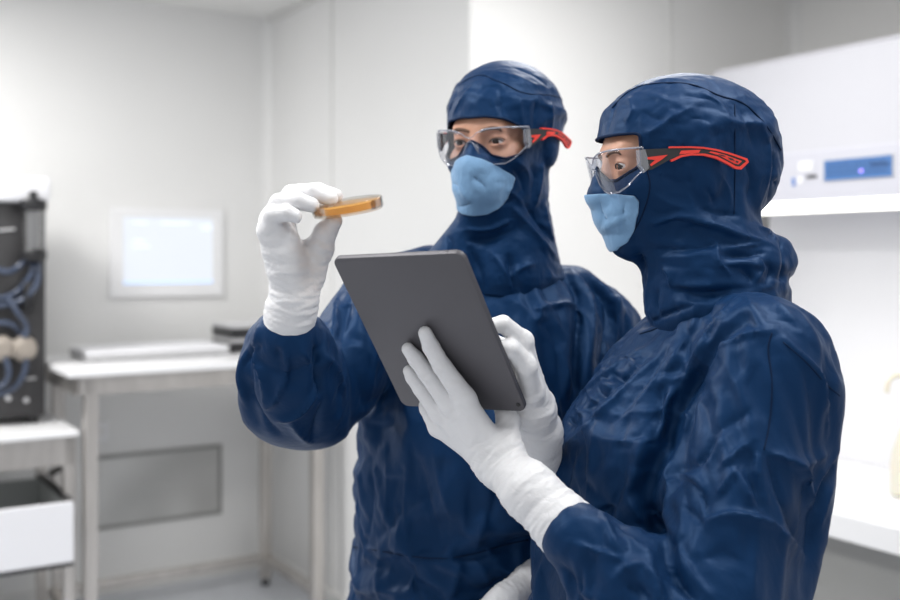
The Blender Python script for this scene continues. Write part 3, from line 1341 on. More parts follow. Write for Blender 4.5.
def make_eyes(person, H, look):
    for sx, side in ((-1, 'right'), (1, 'left')):
        bm = bmesh.new()
        bmesh.ops.create_uvsphere(bm, u_segments=24, v_segments=16, radius=.0125)
        c = V3(sx * .033, .0778, -.001)
        lk = Vector(np.asarray(look) @ H.R).normalized()
        rot = lk.to_track_quat('Z', 'Y').to_matrix().to_4x4()
        bmesh.ops.transform(bm, matrix=H.m() @ Matrix.Translation(Vector(c)) @ rot, verts=bm.verts)
        e = obj('eyeball', bm, M['eye_white'], None, smooth=True)
        adopt(e, person)
        bm = bmesh.new()
        lathe(bm, [(0, .0131), (.003, .013), (.0058, .0116), (.0062, .0108), (0, .0100)], H.m() @ Matrix.Translation(Vector(c)) @ rot, 24)
        i = obj('iris', bm, M['iris'], None, smooth=True)
        adopt(i, e)
        # brow
        bm = bmesh.new()
        pts = []
        for x, z in ((.012, .0150), (.022, .0178), (.032, .0192), (.043, .0188), (.053, .0155), (.060, .0115)):
            pts.append(H.wor(V3(sx * x, .11, z)))
        pts = np.array(catmull(pts, 5))
        hf = lambda P: head_sdf(H.loc(P))
        pts = on_surface(hf, pts, -.0006)
        tube(bm, pts, [.0017 + .0014 * math.sin(math.pi * min(1, k / (len(pts) - 1) * .9 + .1)) for k in range(len(pts))], 8)
        b = obj('eyebrow', bm, M['brow'], None, smooth=True)
        adopt(b, person)
        bm = bmesh.new()
        pts = np.array([V3(sx * x, .0925 - 2.2 * (x - .033) ** 2 * 10, z) for x, z in ((.0205, -.003), (.027, .0008), (.033, .0018), (.039, .0010), (.0465, -.0025))])
        pts = catmull([H.wor(q) for q in pts], 4)
        tube(bm, pts, .0012, 6)
        b = obj('eyelashes', bm, M['lash'], None, smooth=True)
        adopt(b, person)


def make_glasses(H, loc_label, xs=1.0, lift=0.0, arm=(0.0, 1.0)):
    """clear wrap-around safety glasses built in the head's frame"""
    g = empty('safety_glasses', H.wor(V3(0, .09, 0)), loc_label, 'safety glasses', 'safety glasses')
    hm_ = H.m()
    plan = catmull([(0, .1190), (.02, .1182), (.044, .1110), (.061, .0985), (.0715, .084), (.0775, .070)], 12)
    plan = [np.array(p) * [xs, 1] for p in plan]
    L = [0]
    for a, b in zip(plan, plan[1:]):
        L.append(L[-1] + np.linalg.norm(b - a))
    L = np.array(L)
    PX = np.array([p[0] for p in plan]); PY = np.array([p[1] for p in plan])
    smax_ = L[-1]
    top = np.array([(0, .004), (.006, .0055), (.014, .012), (.03, .0170), (.055, .0190), (.08, .019), (.10, .019), (1, .0190)])
    bot = np.array([(0, -.001), (.005, -.003), (.010, -.012), (.016, -.024), (.024, -.033), (.036, -.0385), (.055, -.0375), (.068, -.031), (.080, -.023), (.090, -.016), (.098, -.011), (1, -.010)])

    def pt(s, z, out=0.0):
        a = min(abs(s), smax_)
        x, y = np.interp(a, L, PX), np.interp(a, L, PY)
        x2, y2 = np.interp(min(a + .002, smax_), L, PX), np.interp(min(a + .002, smax_), L, PY)
        x1, y1 = np.interp(max(a - .002, 0), L, PX), np.interp(max(a - .002, 0), L, PY)
        t = np.array([x2 - x1, y2 - y1]); t /= np.linalg.norm(t)
        n = np.array([-t[1], t[0]])
        if n @ np.array([x, y]) < 0: n = -n
        if a < .004: n = np.array([0, 1.0])
        x += n[0] * out
        y += n[1] * out
        # lens leans in a little towards the cheek
        y += (z - .02) * .18 * (1 if a < .07 else max(0, 1 - (a - .07) / .03))
        return H.wor(V3(math.copysign(x, s) if s != 0 else 0, y, z + lift))
    S = np.linspace(-smax_, smax_, 90)
    bm = bmesh.new()
    rows = 12
    grid = []
    for s in S:
        zt2, zb2 = np.interp(abs(s), top[:, 0], top[:, 1]), np.interp(abs(s), bot[:, 0], bot[:, 1])
        grid.append([bm.verts.new(pt(s, zb2 + (zt2 - zb2) * k / rows)) for k in range(rows + 1)])
    for a, b in zip(grid, grid[1:]):
        for k in range(rows):
            bm.faces.new((a[k], b[k], b[k + 1], a[k + 1]))
    ln = obj('lens', bm, M['lens'], None, smooth=True)
    adopt(ln, g)
    md = ln.modifiers.new('thick', 'SOLIDIFY')
    md.thickness = .0018
    md.offset = 1
    out = [pt(s, np.interp(abs(s), top[:, 0], top[:, 1]), .001) for s in S] + [pt(s, np.interp(abs(s), bot[:, 0], bot[:, 1]), .001) for s in S[::-1]]
    r = tube_obj('lens_rim', out, .0009, M['rim'], g, True, 6)
    # brow bar, thicker clear edge along the top
    for sx in (-1, 1):
        b = tube_obj('brow_bar', [pt(sx * s, np.interp(s, top[:, 0], top[:, 1]) - 0, .001) for s in np.linspace(.02, smax_, 24)], .0013, M['rim'], g, False, 6)
        # nose pad
        tube_obj('nose_pad', [pt(sx * s, z, -.004) for s, z in ((.008, -.006), (.012, -.016), (.017, -.026))], .0026, M['rim'], g, False, 6)

    def side(py):
        """outer x of the temple arm at depth y"""
        return np.interp(py, [-.14, -.10, -.06, -.02, .02, .05, .073], [.080, .0905, .0945, .0945, .0905, .0835, .0775]) * xs + arm[0]

    def plate(name, poly, m, parent, sx, t0, t1, ring=False):
        """thin curved plate: polygon in (y, z) laid on the temple surface between offsets t0, t1"""
        bm = bmesh.new()
        vs = [bm.verts.new((0, y, z)) for y, z in poly]
        if ring:
            h_ = len(vs) // 2
            for a in range(h_ - 1):
                bm.faces.new((vs[a], vs[a + 1], vs[h_ + a + 1], vs[h_ + a]))
        else:
            bm.faces.new(vs)
        bmesh.ops.triangulate(bm, faces=bm.faces[:])
        for _ in range(2):
            es = [e for e in bm.edges if e.calc_length() > .012]
            if es:
                bmesh.ops.subdivide_edges(bm, edges=es, cuts=1)
        bmesh.ops.triangulate(bm, faces=bm.faces)
        ret = bmesh.ops.extrude_face_region(bm, geom=bm.faces[:])
        nv = {v for v in ret['geom'] if isinstance(v, bmesh.types.BMVert)}
        for v in bm.verts:
            off = t1 if v in nv else t0
            y, z = v.co.y, v.co.z
            v.co = Vector(H.wor(V3(sx * (side(y) + off), y, z + lift)))
        o = obj(name, bm, m, None)
        return adopt(o, parent)

    def q(x, y):
        """pixel of the near arm as seen in profile -> (y, z)"""
        a = (698 - x) / 753
        return (.07 + (a - .07) * arm[1], (159 - y) / 765 + .05 * a)
    black = [q(*p) for p in ((643, 149.5), (655, 149), (672, 148.6), (690, 148.8), (706, 150), (722, 153), (735, 157), (745, 160.5), (744.5, 163.5), (738, 167), (731, 165), (715, 157), (703, 154.3), (690, 154.3), (680, 156), (668, 160.5), (652, 169.5), (646, 171), (643, 165))]
    hinge = [q(*p) for p in ((638.5, 150), (646, 149.5), (648, 157), (649, 168), (644, 173), (639, 166))]
    ring_o = [q(*p) for p in ((669, 146.8), (690, 146.8), (702, 147.4), (716, 149.6), (730, 153.2), (746.5, 158.5), (747.8, 162), (739.5, 169.5), (733, 168.8), (724, 163.8), (714, 159), (702, 156), (690, 155.8), (680, 157.6), (670.5, 162.2))]
    ring_i = [q(*p) for p in ((669, 148.6), (690, 148.6), (702, 149.2), (715, 151.4), (729, 155.0), (744.0, 160.0), (744.8, 161.6), (738, 166.6), (733.8, 166.2), (725, 161.4), (715, 156.7), (703, 154.0), (690, 153.8), (679.5, 155.4), (669.3, 160.4))]
    mid1 = [q(*p) for p in ((680, 151), (699, 150.2), (697, 153.2), (678, 154.8))]
    mid2 = [q(*p) for p in ((709, 151.6), (722, 154.6), (740.5, 161.0), (736.8, 164.4), (733, 163.8), (717, 155.6), (707, 152.8))]
    hole = [q(*p) for p in ((716, 154.2), (722, 155.4), (724, 157), (719, 156))], [q(*p) for p in ((726, 157.4), (731, 158.8), (733, 161), (728, 159.8))], [q(*p) for p in ((734, 160.6), (737, 161.6), (736, 163), (734, 162.2))]
    front = [q(*p) for p in ((648, 157.4), (667, 155.2), (661, 160), (651, 166.4), (650, 164.6), (655, 160.2), (648, 159.4))]
    for sx in (-1, 1):
        tb = plate('temple', black, M['temple_black'], g, sx, .0, .0042)
        plate('red_edge', ring_o + ring_i, M['temple_red'], tb, sx, .001, .0052, True)
        for poly, t in ((mid1, .0050), (mid2, .0050), (front, .0050)):
            plate('red_grip', poly, M['temple_red'], tb, sx, .001, t)
        for h_ in hole:
            plate('grip_hole', h_, M['temple_black'], tb, sx, .003, .0054)
        plate('hinge', hinge, M['rim'], g, sx, -.002, .0048)
    return g


def creases(V, a, b, amp, freq, seed, r=.06, stretch=.25, lo=0, hi=1):
    """fine ring wrinkles across the segment a-b"""
    a, b = np.asarray(a), np.asarray(b)
    ax = b - a
    Ln = np.linalg.norm(ax)
    ax = ax / Ln
    t = (V - a) @ ax
    radial = np.linalg.norm(V - a - t[:, None] * ax, axis=1)
    w = np.clip((t - lo * Ln) / .015, 0, 1) * np.clip((hi * Ln - t) / .015, 0, 1) * np.clip((r - radial) / .01, 0, 1)
    amp = amp * 1.25
    e1 = np.cross(ax, [0.3, .5, .8]); e1 /= np.linalg.norm(e1)
    e2 = np.cross(ax, e1)
    Q = np.stack([t * freq, (V @ e1) * freq * stretch, (V @ e2) * freq * stretch], 1)
    n = np.array([mnoise.noise(Vector(q) + Vector((seed, 0, 0))) for q in Q])
    n2 = np.array([mnoise.noise(Vector(q) * 2.1 + Vector((0, seed, 7))) for q in Q])
    return amp * w * (.75 * (1 - 2.4 * np.abs(n)) + .4 * (1 - 2.4 * np.abs(n2)))
def trace(f, px, py, y0=.9, y1=2.2):
    """first point of the surface f = 0 seen through each pixel"""
    px, py = np.asarray(px, float), np.asarray(py, float)
    o = V3(0, 0, CAMZ)
    d = np.stack([(px - CX) / FPX, np.ones_like(px), (CY - py) / FPX], 1)
    d /= np.linalg.norm(d, axis=1, keepdims=True)
    t = np.full(len(px), y0)
    for _ in range(160):
        v = f(o + t[:, None] * d)
        t = np.minimum(t + np.clip(v * .7, -.01, .03), y1 + .3)
    return o + t[:, None] * d


def with_folds(f, folds):
    """f plus raised (+) or sunken (-) folds, each a pixel polyline sketched on the visible side"""
    built = []
    for pts, amp, wid in folds:
        c = np.array(catmull([V3(x, y, 0) for x, y in pts], 4))
        Q = trace(f, c[:, 0], c[:, 1])
        built.append((Q, amp, wid, Q.min(0) - 4 * wid, Q.max(0) + 4 * wid))

    def g(P):
        d = f(P)
        for Q, amp, wid, lo, hi in built:
            m = np.all((P > lo) & (P < hi), axis=1)
            if not m.any():
                continue
            p = P[m]
            best = np.full(len(p), 1e9)
            tt = np.zeros(len(p))
            n = len(Q) - 1
            for i in range(n):
                a, ab = Q[i], Q[i + 1] - Q[i]
                t = np.clip(((p - a) @ ab) / (ab @ ab + 1e-12), 0, 1)
                dd = np.linalg.norm(p - a - t[:, None] * ab, axis=1)
                k = dd < best
                best = np.where(k, dd, best)
                tt = np.where(k, (i + t) / n, tt)
            taper = np.sin(np.clip(tt, .02, .98) * math.pi) ** .6
            d[m] -= amp * taper * np.exp(-(best / wid) ** 2)
        return d
    return g




def px_on(V, F, pts, out=.0003):
    bvh = BVHTree.FromPolygons([tuple(v) for v in V], [tuple(int(i) for i in q) for q in F])
    o = Vector((0, 0, CAMZ))
    res = []
    for x, y in pts:
        d = Vector(((x - CX) / FPX, 1, (CY - y) / FPX)).normalized()
        h, n, i, dist = bvh.ray_cast(o, d)
        if h is not None:
            res.append(np.array(h) - np.array(d) * out)
    return res


def seam_px(name, V, F, pts, r, parent):
    r = r * .6
    q = catmull([V3(x, y, 0) for x, y in pts], 6)
    w = px_on(V, F, [(a[0], a[1]) for a in q])
    if len(w) > 3:
        w = np.array(w)
        for _ in range(2):
            w[1:-1] = .5 * w[1:-1] + .25 * (w[:-2] + w[2:])
        return tube_obj(name, w, r, M['seam'], parent, False, 6)


def make_coverall(person, f, lo, hi, pinf, folds=(), seed=1, h=.0080, shrink=-.10, frames=22, under=.014, bend=.03, grav=.2, tension=15.0, mass=.15, soft=.45, press=.04):
    V, F = surface(f, lo, hi, h)
    cv, cf = surface(lambda P: f(P) + under, lo, hi, h * 1.6)
    pw = pinf(V)
    pw = np.where(pw < .1, pw * soft, pw)
    V = drape('coverall', V, F, cv, cf, pw, frames, shrink, bend, grav, tension, mass, 1.0, press)
    V = smooth_verts(V, F, 1, .3)
    V, F = refine(V, F)
    vis = V[:, 2] > .80
    V = crumple(V, F, .0013, 12, seed, (1, 1, .7), vis)
    V = press_folds(V, F, folds, 1.7)
    o = link('coverall', mesh_from('coverall', V, F), M['suit'])
    adopt(o, person)
    return o, V, F


def bust(person, H, neck_to):
    def f(P):
        p = H.loc(P)
        d = head_sdf(p)
        d = smin(d, cone(P, H.wor(V3(0, -.03, -.06)), neck_to, .052, .056), .03)
        n = np.asarray(neck_to, float)
        d = smin(d, ell(P, n + V3(0, 0, -.085), (.075, .07, .06)), .05)
        return d
    lo = np.minimum(H.o - .14, np.asarray(neck_to) - .17)
    hi = np.maximum(H.o + .14, np.asarray(neck_to) + .15)
    V, F = surface(f, lo, hi, .003)
    o = link('body', mesh_from('body', V, F), M['skin'])
    adopt(o, person)
    return o


def glove(person, f, lo, hi, disp, folds=(), name='glove', h=.0023):
    o = solid(name, f, lo, hi, h, M['glove'], person, disp, folds)
    return o


def hand_box(pts, pad=.05):
    a = np.array(pts)
    return a.min(0) - pad, a.max(0) + pad


# tablet plane (needed by the hands that hold it)
def rodr(r):
    r = np.array(r)
    th = np.linalg.norm(r)
    k = r / th
    K = np.array([[0, -k[2], k[1]], [k[2], 0, -k[0]], [-k[1], k[0], 0]])
    return np.eye(3) + math.sin(th) * K + (1 - math.cos(th)) * K @ K


TR = rodr([0.6034, -.2098, -.5205])
TO = V3(-.0241, 1.311, CAMZ - .0998)
TW, TH, TT = .190, .250, .0078


def on_tab(px, py, off=0.0):
    """point above the tablet's back (off metres towards the camera) seen at the pixel"""
    n = -TR[:, 1]
    o = V3(0, 0, CAMZ)
    d = V3((px - CX) / FPX, 1, (CY - py) / FPX)
    t = ((TO + n * (off + TT / 2) - o) @ n) / (d @ n)
    return o + t * d


# ---------------------------------------------------------------- front person (profile)
YB = 1.45
HB = Head(W(673, 165, YB), (-.985, -.15, -.05))
pB = empty('person', (W(680, 400, YB)[0], YB, 0), 'person in profile in dark blue hooded coverall and white gloves holding up a grey tablet', 'person')


def hoodB0(P):
    p = HB.loc(P)
    d = ell(p, (0, -.024, .034), (.088, .127, .090))
    d = smin(d, ell(p, (0, -.062, -.018), (.072, .088, .060)), .03)
    d = smin(d, ell(p, (0, .028, -.045), (.068, .076, .085)), .03)
    d = smin(d, head_sdf(p) - .0055, .012)
    d = smin(d, ell(p, (0, .082, -.060), (.030, .030, .026)), .016)
    d = smin(d, ell(p, (0, .074, -.100), (.024, .018, .018)), .02)
    d = smin(d, cone(P, W(690, 205, YB), W(714, 292, YB), .072, .099), .03)
    rp = [W(742, 264, 1.385), W(762, 258, 1.40), W(773, 256, 1.43), W(773, 256, 1.48), W(756, 257, 1.53), W(732, 262, 1.55)]
    d = smin(d, chain(P, rp, [.018, .024, .027, .027, .024, .018], .01), .008)
    return d


hoodB = with_folds(hoodB0, [([(656, 232), (690, 232), (720, 240), (752, 246)], -.008, .012), ([(670, 289), (693, 294), (717, 293), (731, 290)], -.006, .010)])
FOLDS_HB = [
    ([(654, 224), (679, 217), (712, 225), (740, 236), (768, 244)], 7, 8, 1), ([(656, 250), (675, 250), (693, 248), (719, 244)], -5, 6, 0), ([(658, 258), (680, 257), (705, 254)], 3, 7, 0),
    ([(717, 238), (717, 258), (723, 268), (732, 278)], 6, 6, 0), ([(721, 256), (745, 255), (764, 252)], -6, 5, 0), ([(724, 249), (745, 247), (766, 243)], 4, 6, 0), ([(726, 264), (745, 263), (760, 266)], 4, 6, 0),
    ([(670, 289), (693, 294), (717, 293), (733, 289)], -6, 6, 0), ([(672, 283), (692, 286), (714, 285)], 3, 6, 0), ([(663, 268), (670, 275), (671, 288)], 5, 5, 0), ([(640, 254), (642, 272), (637, 290)], -7, 5, 0), ([(648, 256), (651, 275), (646, 300)], 4, 7, 0), ([(658, 289), (655, 302), (657, 316)], -5, 6, 0),
    ([(693, 305), (670, 313), (649, 324)], -5, 5, 0), ([(780, 240), (785, 261), (780, 282)], -5, 6, 0), ([(764, 262), (771, 270), (766, 282)], -4, 5, 0), ([(756, 255), (762, 268), (757, 280)], 4, 5, 0), ([(742, 270), (750, 276), (752, 284)], -4, 5, 0),
    ([(757, 227), (768, 233), (776, 240)], 5, 7, 0), ([(700, 207), (715, 213), (738, 215)], -4, 5, 0), ([(705, 188), (712, 197), (716, 208)], -3, 5, 0), ([(745, 160), (752, 180), (748, 200)], -4, 7, 0), ([(760, 120), (768, 145), (768, 175), (760, 205)], 4, 8, 0), ([(772, 150), (774, 170), (768, 200)], -4, 6, 0),
    ([(690, 108), (672, 118), (655, 130), (645, 134)], 4, 6, 0), ([(640, 110), (660, 120), (685, 124)], -2, 6, 0), ([(628, 97), (632, 110), (626, 124)], 3, 6, 0), ([(740, 110), (750, 130), (755, 150)], -3, 7, 0), ([(616, 100), (612, 115), (608, 130)], -2, 5, 0), ([(700, 92), (718, 103), (730, 118)], 3, 6, 0),
    ([(660, 175), (680, 182), (700, 180)], -2, 7, 0), ([(655, 195), (672, 205), (690, 208)], 3, 7, 0), ([(720, 175), (728, 190), (730, 206)], 3, 6, 0), ([(650, 210), (662, 214), (680, 210)], -3, 6, 0), ([(775, 182), (779, 187), (777, 195)], -4, 4, 0),
    ([(600, 200), (604, 214), (610, 222)], -3, 4, 0), ([(604, 228), (615, 222), (628, 216)], 2.5, 4, 0), ([(612, 205), (618, 218), (620, 234)], 2.5, 4, 0), ([(626, 202), (624, 214), (628, 222)], -2, 4, 0)]


def pinHB(V, p):
    w = np.full(len(V), .06)
    w = np.where((p[:, 1] > .03) & (p[:, 2] < .06), .7, w)
    w = np.where((np.abs(p[:, 2] + .005) < .03) & (p[:, 1] > -.13), np.maximum(w, .5), w)
    w = np.where(V[:, 2] < zat(318, YB), 1, w)
    return w


OPEN_B = [(0, .0405), (.04, .0405), (.063, .0395), (.0675, .037), (.068, .002), (.062, -.006), (.050, -.014), (.034, -.021), (.021, -.020), (.011, -.009), (0, .001)]
MASK_B = [(0, -.036), (.03, -.038), (.060, -.043), (.0635, -.050), (.059, -.066), (.049, -.086), (.034, -.104), (.016, -.1135), (0, -.115)]
hood, hV, hF = make_hood(pB, HB, hoodB, HB.o + V3(-.17, -.2, -.26), HB.o + V3(.21, .2, .16), OPEN_B, MASK_B, pinHB, 3, FOLDS_HB)
seam_px('crown_seam', hV, hF, [(612, 108), (628, 92), (650, 84), (690, 84), (720, 96), (745, 104), (768, 128), (781, 150)], .0022, hood)
seam_px('side_seam', hV, hF, [(735, 104), (735, 140), (735, 180), (734, 214)], .0012, hood)
seam_px('cheek_seam', hV, hF, [(646, 166), (650, 185), (646, 205), (636, 228), (620, 248)], .0018, hood)
bust(pB, HB, W(716, 318, YB))
make_eyes(pB, HB, tuple(V3(-.2, 1.3, 1.38) - HB.o))


def torsoB(P):
    rows = []
    for y, a, b, hb in ((760, 520, 775, .20), (600, 530, 765, .19), (500, 551, 782, .185), (430, 563, 800, .185), (370, 602, 798, .165), (335, 632, 786, .13), (305, 662, 772, .10), (290, 680, 760, .08)):
        Y0 = 1.48
        xa, xb = (a - CX) * Y0 / FPX, (b - CX) * Y0 / FPX
        rows.append((zat(y, Y0), (xa + xb) / 2, Y0, (xb - xa) / 2, hb, .12))
    return loft(P, rows)


SB, EB, CB = W(768, 365, 1.31), W(708, 650, 1.19), W(576, 537, 1.24)


def sleeveB(P):
    d = chain(P, [W(732, 338, 1.40), SB], [.072, .070], .03)
    d = smin(d, chain(P, [SB, EB], [.071, .080], .02), .05)
    d2 = chain(P, [EB, W(640, 590, 1.225), CB], [.085, .068, .042], .03)
    return smin(d, d2, .025)


def farsleeveB(P):
    return chain(P, [W(712, 345, 1.575), W(655, 545, 1.595), W(566, 482, 1.47)], [.07, .06, .040], .03)


def legs(P, x, y, top, dx, dy):
    d = None
    for s in (-1, 1):
        c = chain(P, [V3(x + s * dx, y + s * dy, top), V3(x + s * dx, y + s * dy, .48), V3(x + s * dx, y + s * dy, .10)], [.13, .09, .075], .03)
        d = c if d is None else smin(d, c, .03)
    return d


def coverB0(P):
    d = smin(torsoB(P), sleeveB(P), .012)
    d = smin(d, farsleeveB(P), .02)
    return smin(d, legs(P, .305, 1.48, .76, .01, .1), .05)


VALLEY_B = [(746, 322), (717, 346), (702, 377), (680, 413), (668, 440), (654, 470), (646, 505), (652, 530)]
coverB = with_folds(coverB0, [(VALLEY_B, -.028, .014), ([(646, 518), (664, 532), (692, 542)], -.014, .010), ([(667, 543), (675, 577), (698, 605)], -.012, .012)])
VALLEY_B_PTS = trace(coverB, *np.array([p[:2] for p in catmull([V3(x, y, 0) for x, y in VALLEY_B], 8)]).T)
FOLDS_B = [
    (VALLEY_B, -9, 12, 0), ([(732, 335), (712, 365), (694, 400), (684, 425)], 5, 12, 0), ([(654, 516), (672, 528), (700, 540)], -7, 9, 0), ([(648, 505), (654, 530), (650, 552)], -8, 9, 0),
    ([(719, 349), (745, 337), (769, 332)], 5, 9, 1), ([(782, 335), (799, 353), (820, 376), (824, 404), (827, 433)], 5, 9, -1),
    ([(753, 408), (732, 423), (714, 433)], -3, 7, 0), ([(677, 411), (690, 418), (684, 432)], 5, 7, 0), ([(689, 328), (687, 345), (687, 360)], -4, 7, 0),
    ([(740, 298), (714, 326), (694, 362), (683, 385)], 5, 10, -1), ([(700, 306), (675, 313), (651, 325)], -5, 7, 0),
    ([(675, 474), (695, 487), (705, 501), (706, 518)], -6, 7, 0), ([(668, 469), (690, 478), (706, 493)], 4, 8, 0),
    ([(715, 438), (706, 455), (690, 466), (674, 472)], -6, 8, 0), ([(722, 436), (716, 452), (704, 464)], 4, 8, 0),
    ([(751, 443), (735, 455), (723, 467)], 5, 8, -1), ([(735, 470), (743, 487), (753, 506)], 6, 8, 1), ([(735, 468), (726, 487), (718, 495)], 5, 7, -1),
    ([(752, 447), (750, 472), (756, 492), (763, 512)], -5, 7, 0), ([(760, 452), (758, 475), (768, 505)], 4, 8, 0),
    ([(769, 454), (794, 465), (804, 484), (811, 506)], 8, 9, 1), ([(794, 465), (810, 461), (826, 454)], 5, 8, 0),
    ([(769, 456), (780, 489), (790, 515), (800, 545)], -7, 9, 0), ([(706, 521), (729, 515), (755, 518), (777, 529), (806, 556)], 8, 10, -1),
    ([(811, 512), (811, 538), (806, 563)], -6, 8, 0), ([(846, 450), (825, 481), (815, 512)], -6, 8, 0), ([(838, 452), (820, 482), (812, 500)], 4, 6, 0),
    ([(842, 470), (828, 496), (818, 530)], 4, 6, 0), ([(650, 516), (675, 530), (694, 539)], 7, 8, 1), ([(654, 524), (674, 538), (692, 546)], -8, 7, 0),
    ([(658, 533), (648, 550), (649, 568), (659, 562), (661, 550)], 6, 5, 0), ([(667, 543), (675, 577), (698, 602)], -9, 9, 0), ([(678, 543), (690, 575), (715, 602)], 6, 10, 0),
    ([(681, 506), (692, 514), (701, 523)], -4, 6, 0), ([(755, 523), (754, 560), (752, 598)], 3, 6, 0), ([(700, 560), (725, 555), (745, 565)], -3, 9, 0),
    ([(572, 542), (595, 550), (622, 560)], 5, 7, -1), ([(607, 505), (617, 530), (630, 557), (638, 568)], -6, 7, 0), ([(601, 512), (610, 535), (622, 556)], 4, 7, 0),
    ([(627, 500), (637, 515), (647, 523)], 5, 6, 0), ([(617, 577), (628, 568), (640, 564)], 5, 7, 0), ([(575, 588), (590, 596), (606, 600)], 4, 6, 0), ([(560, 565), (572, 580), (580, 598)], -4, 7, 0),
    ([(640, 560), (655, 580), (660, 602)], 5, 7, 0), ([(628, 585), (640, 592), (650, 602)], -5, 7, 0),
    ([(695, 320), (680, 350), (662, 382)], 5, 8, 0), ([(662, 382), (658, 417), (651, 442)], -6, 8, 0), ([(680, 386), (670, 420), (668, 450)], -5, 8, 0), ([(672, 384), (664, 415), (660, 445)], 4, 8, 0),
    ([(642, 350), (602, 377), (570, 407)], 5, 5, 0), ([(648, 357), (617, 385), (582, 415)], -4, 5, 0), ([(655, 360), (625, 388), (590, 424), (566, 445)], 4, 6, 0), ([(668, 355), (640, 392), (610, 425)], -3, 8, 0), ([(676, 345), (655, 380), (630, 410)], 4, 8, 0),
    ([(602, 380), (608, 386), (616, 388)], 4, 3.5, 0), ([(588, 392), (594, 400), (602, 402)], 4, 3.5, 0), ([(576, 404), (580, 412), (588, 415)], 4, 3.5, 0), ([(612, 372), (618, 378), (625, 380)], -4, 3.5, 0), ([(597, 386), (600, 394), (607, 396)], -4, 3.5, 0), ([(630, 358), (634, 366), (642, 368)], 4, 3.5, 0), ([(568, 418), (574, 424), (580, 425)], -4, 3.5, 0),
    ([(607, 400), (596, 430), (590, 470), (588, 500)], 3, 10, 0), ([(630, 410), (620, 445), (615, 490)], -3, 10, 0), ([(645, 430), (636, 465), (630, 495)], 3, 10, 0), ([(575, 445), (568, 480), (560, 520)], -3, 9, 0), ([(655, 455), (646, 480), (640, 500)], -3, 8, 0),
    ([(745, 296), (752, 310), (758, 326)], 3, 8, 0), ([(772, 298), (790, 318), (806, 340)], 3, 10, 0)]


def pinCB(V):
    w = np.full(len(V), .03)
    w = np.where(V[:, 2] < .86, 1, w)
    w = np.where(np.min([np.linalg.norm(V - q, axis=1) for q in VALLEY_B_PTS], axis=0) < .010, .95, w)
    w = np.where(np.linalg.norm(V - CB, axis=1) < .045, .8, w)
    w = np.where(np.linalg.norm(V - W(572, 478, 1.46), axis=1) < .06, .8, w)
    w = np.where((V[:, 2] > zat(300, YB)), .6, w)
    return w


cov, cV, cF = make_coverall(pB, coverB, (.02, 1.05, .0), (.60, 1.80, 1.50), pinCB, FOLDS_B, 5)
seam_px('collar_seam', cV, cF, [(640, 334), (662, 326), (690, 308), (715, 296), (745, 289), (782, 288)], .0022, cov)
seam_px('armhole_seam', cV, cF, [(772, 333), (768, 350), (772, 380), (770, 420), (764, 450)], .0016, cov)
seam_px('back_seam', cV, cF, [(783, 342), (806, 362), (826, 384), (840, 396)], .0014, cov)

# near glove: fingers spread on the tablet's back
r_ = .0106
ix = [on_tab(425, 333, .009), on_tab(431, 347, .010), on_tab(442, 366, .015), on_tab(465, 399, .024)]
md_ = [on_tab(408, 349, .009), on_tab(416, 359, .010), on_tab(427, 373, .014), on_tab(451, 405, .024)]
rg = [on_tab(409, 371, .009), on_tab(413, 377, .010), on_tab(421, 388, .014), on_tab(440, 413, .022)]
lt = [on_tab(424, 405, .006), on_tab(426, 409, .009), on_tab(431, 417, .013), on_tab(438, 427, .018)]
wr = W(500, 464, on_tab(500, 440, .02)[1] - .012)
th = [W(506, 446, wr[1] - .004), on_tab(508, 421, -.004), on_tab(500, 398, -.026), on_tab(488, 378, -.024)]
cuffB = W(580, 541, 1.245)


def gloveB(P):
    d = None
    for fg, k in ((ix, 1.03), (md_, 1.0), (rg, .96), (lt, .85)):
        c = chain(P, fg, [r_ * .80 * k, r_ * .98 * k, r_ * 1.08 * k, r_ * 1.35 * k], .003)
        d = c if d is None else smin(d, c, .0035)
    pm = None
    for fg, k in ((ix, 1.0), (md_, 1.0), (rg, 1.0), (lt, 1.0)):
        c = cone(P, fg[3], wr, .0125, .021)
        pm = c if pm is None else smin(pm, c, .016)
    d = smin(d, pm, .008)
    d = smin(d, chain(P, [wr + V3(.004, 0, .004)] + th, [.02, .019, .014, .0115, .009], .008), .012)
    d = smin(d, chain(P, [wr, W(527, 489, 1.28), cuffB], [.0255, .031, .0425], .02), .02)
    return d


gl_pts = ix + md_ + rg + lt + th + [wr, cuffB]
lo, hi = hand_box(gl_pts)


def dispB(V):
    d = creases(V, W(575, 540, 1.245), W(470, 435, 1.31), .0011, 95, 3, .08, .22, .05, .98)
    for fg in (ix, md_, rg):
        d = d + creases(V, fg[3], fg[0], .0006, 210, 5, .014, .2, 0, .8)
    return d + .0006 * nz(V, 40)


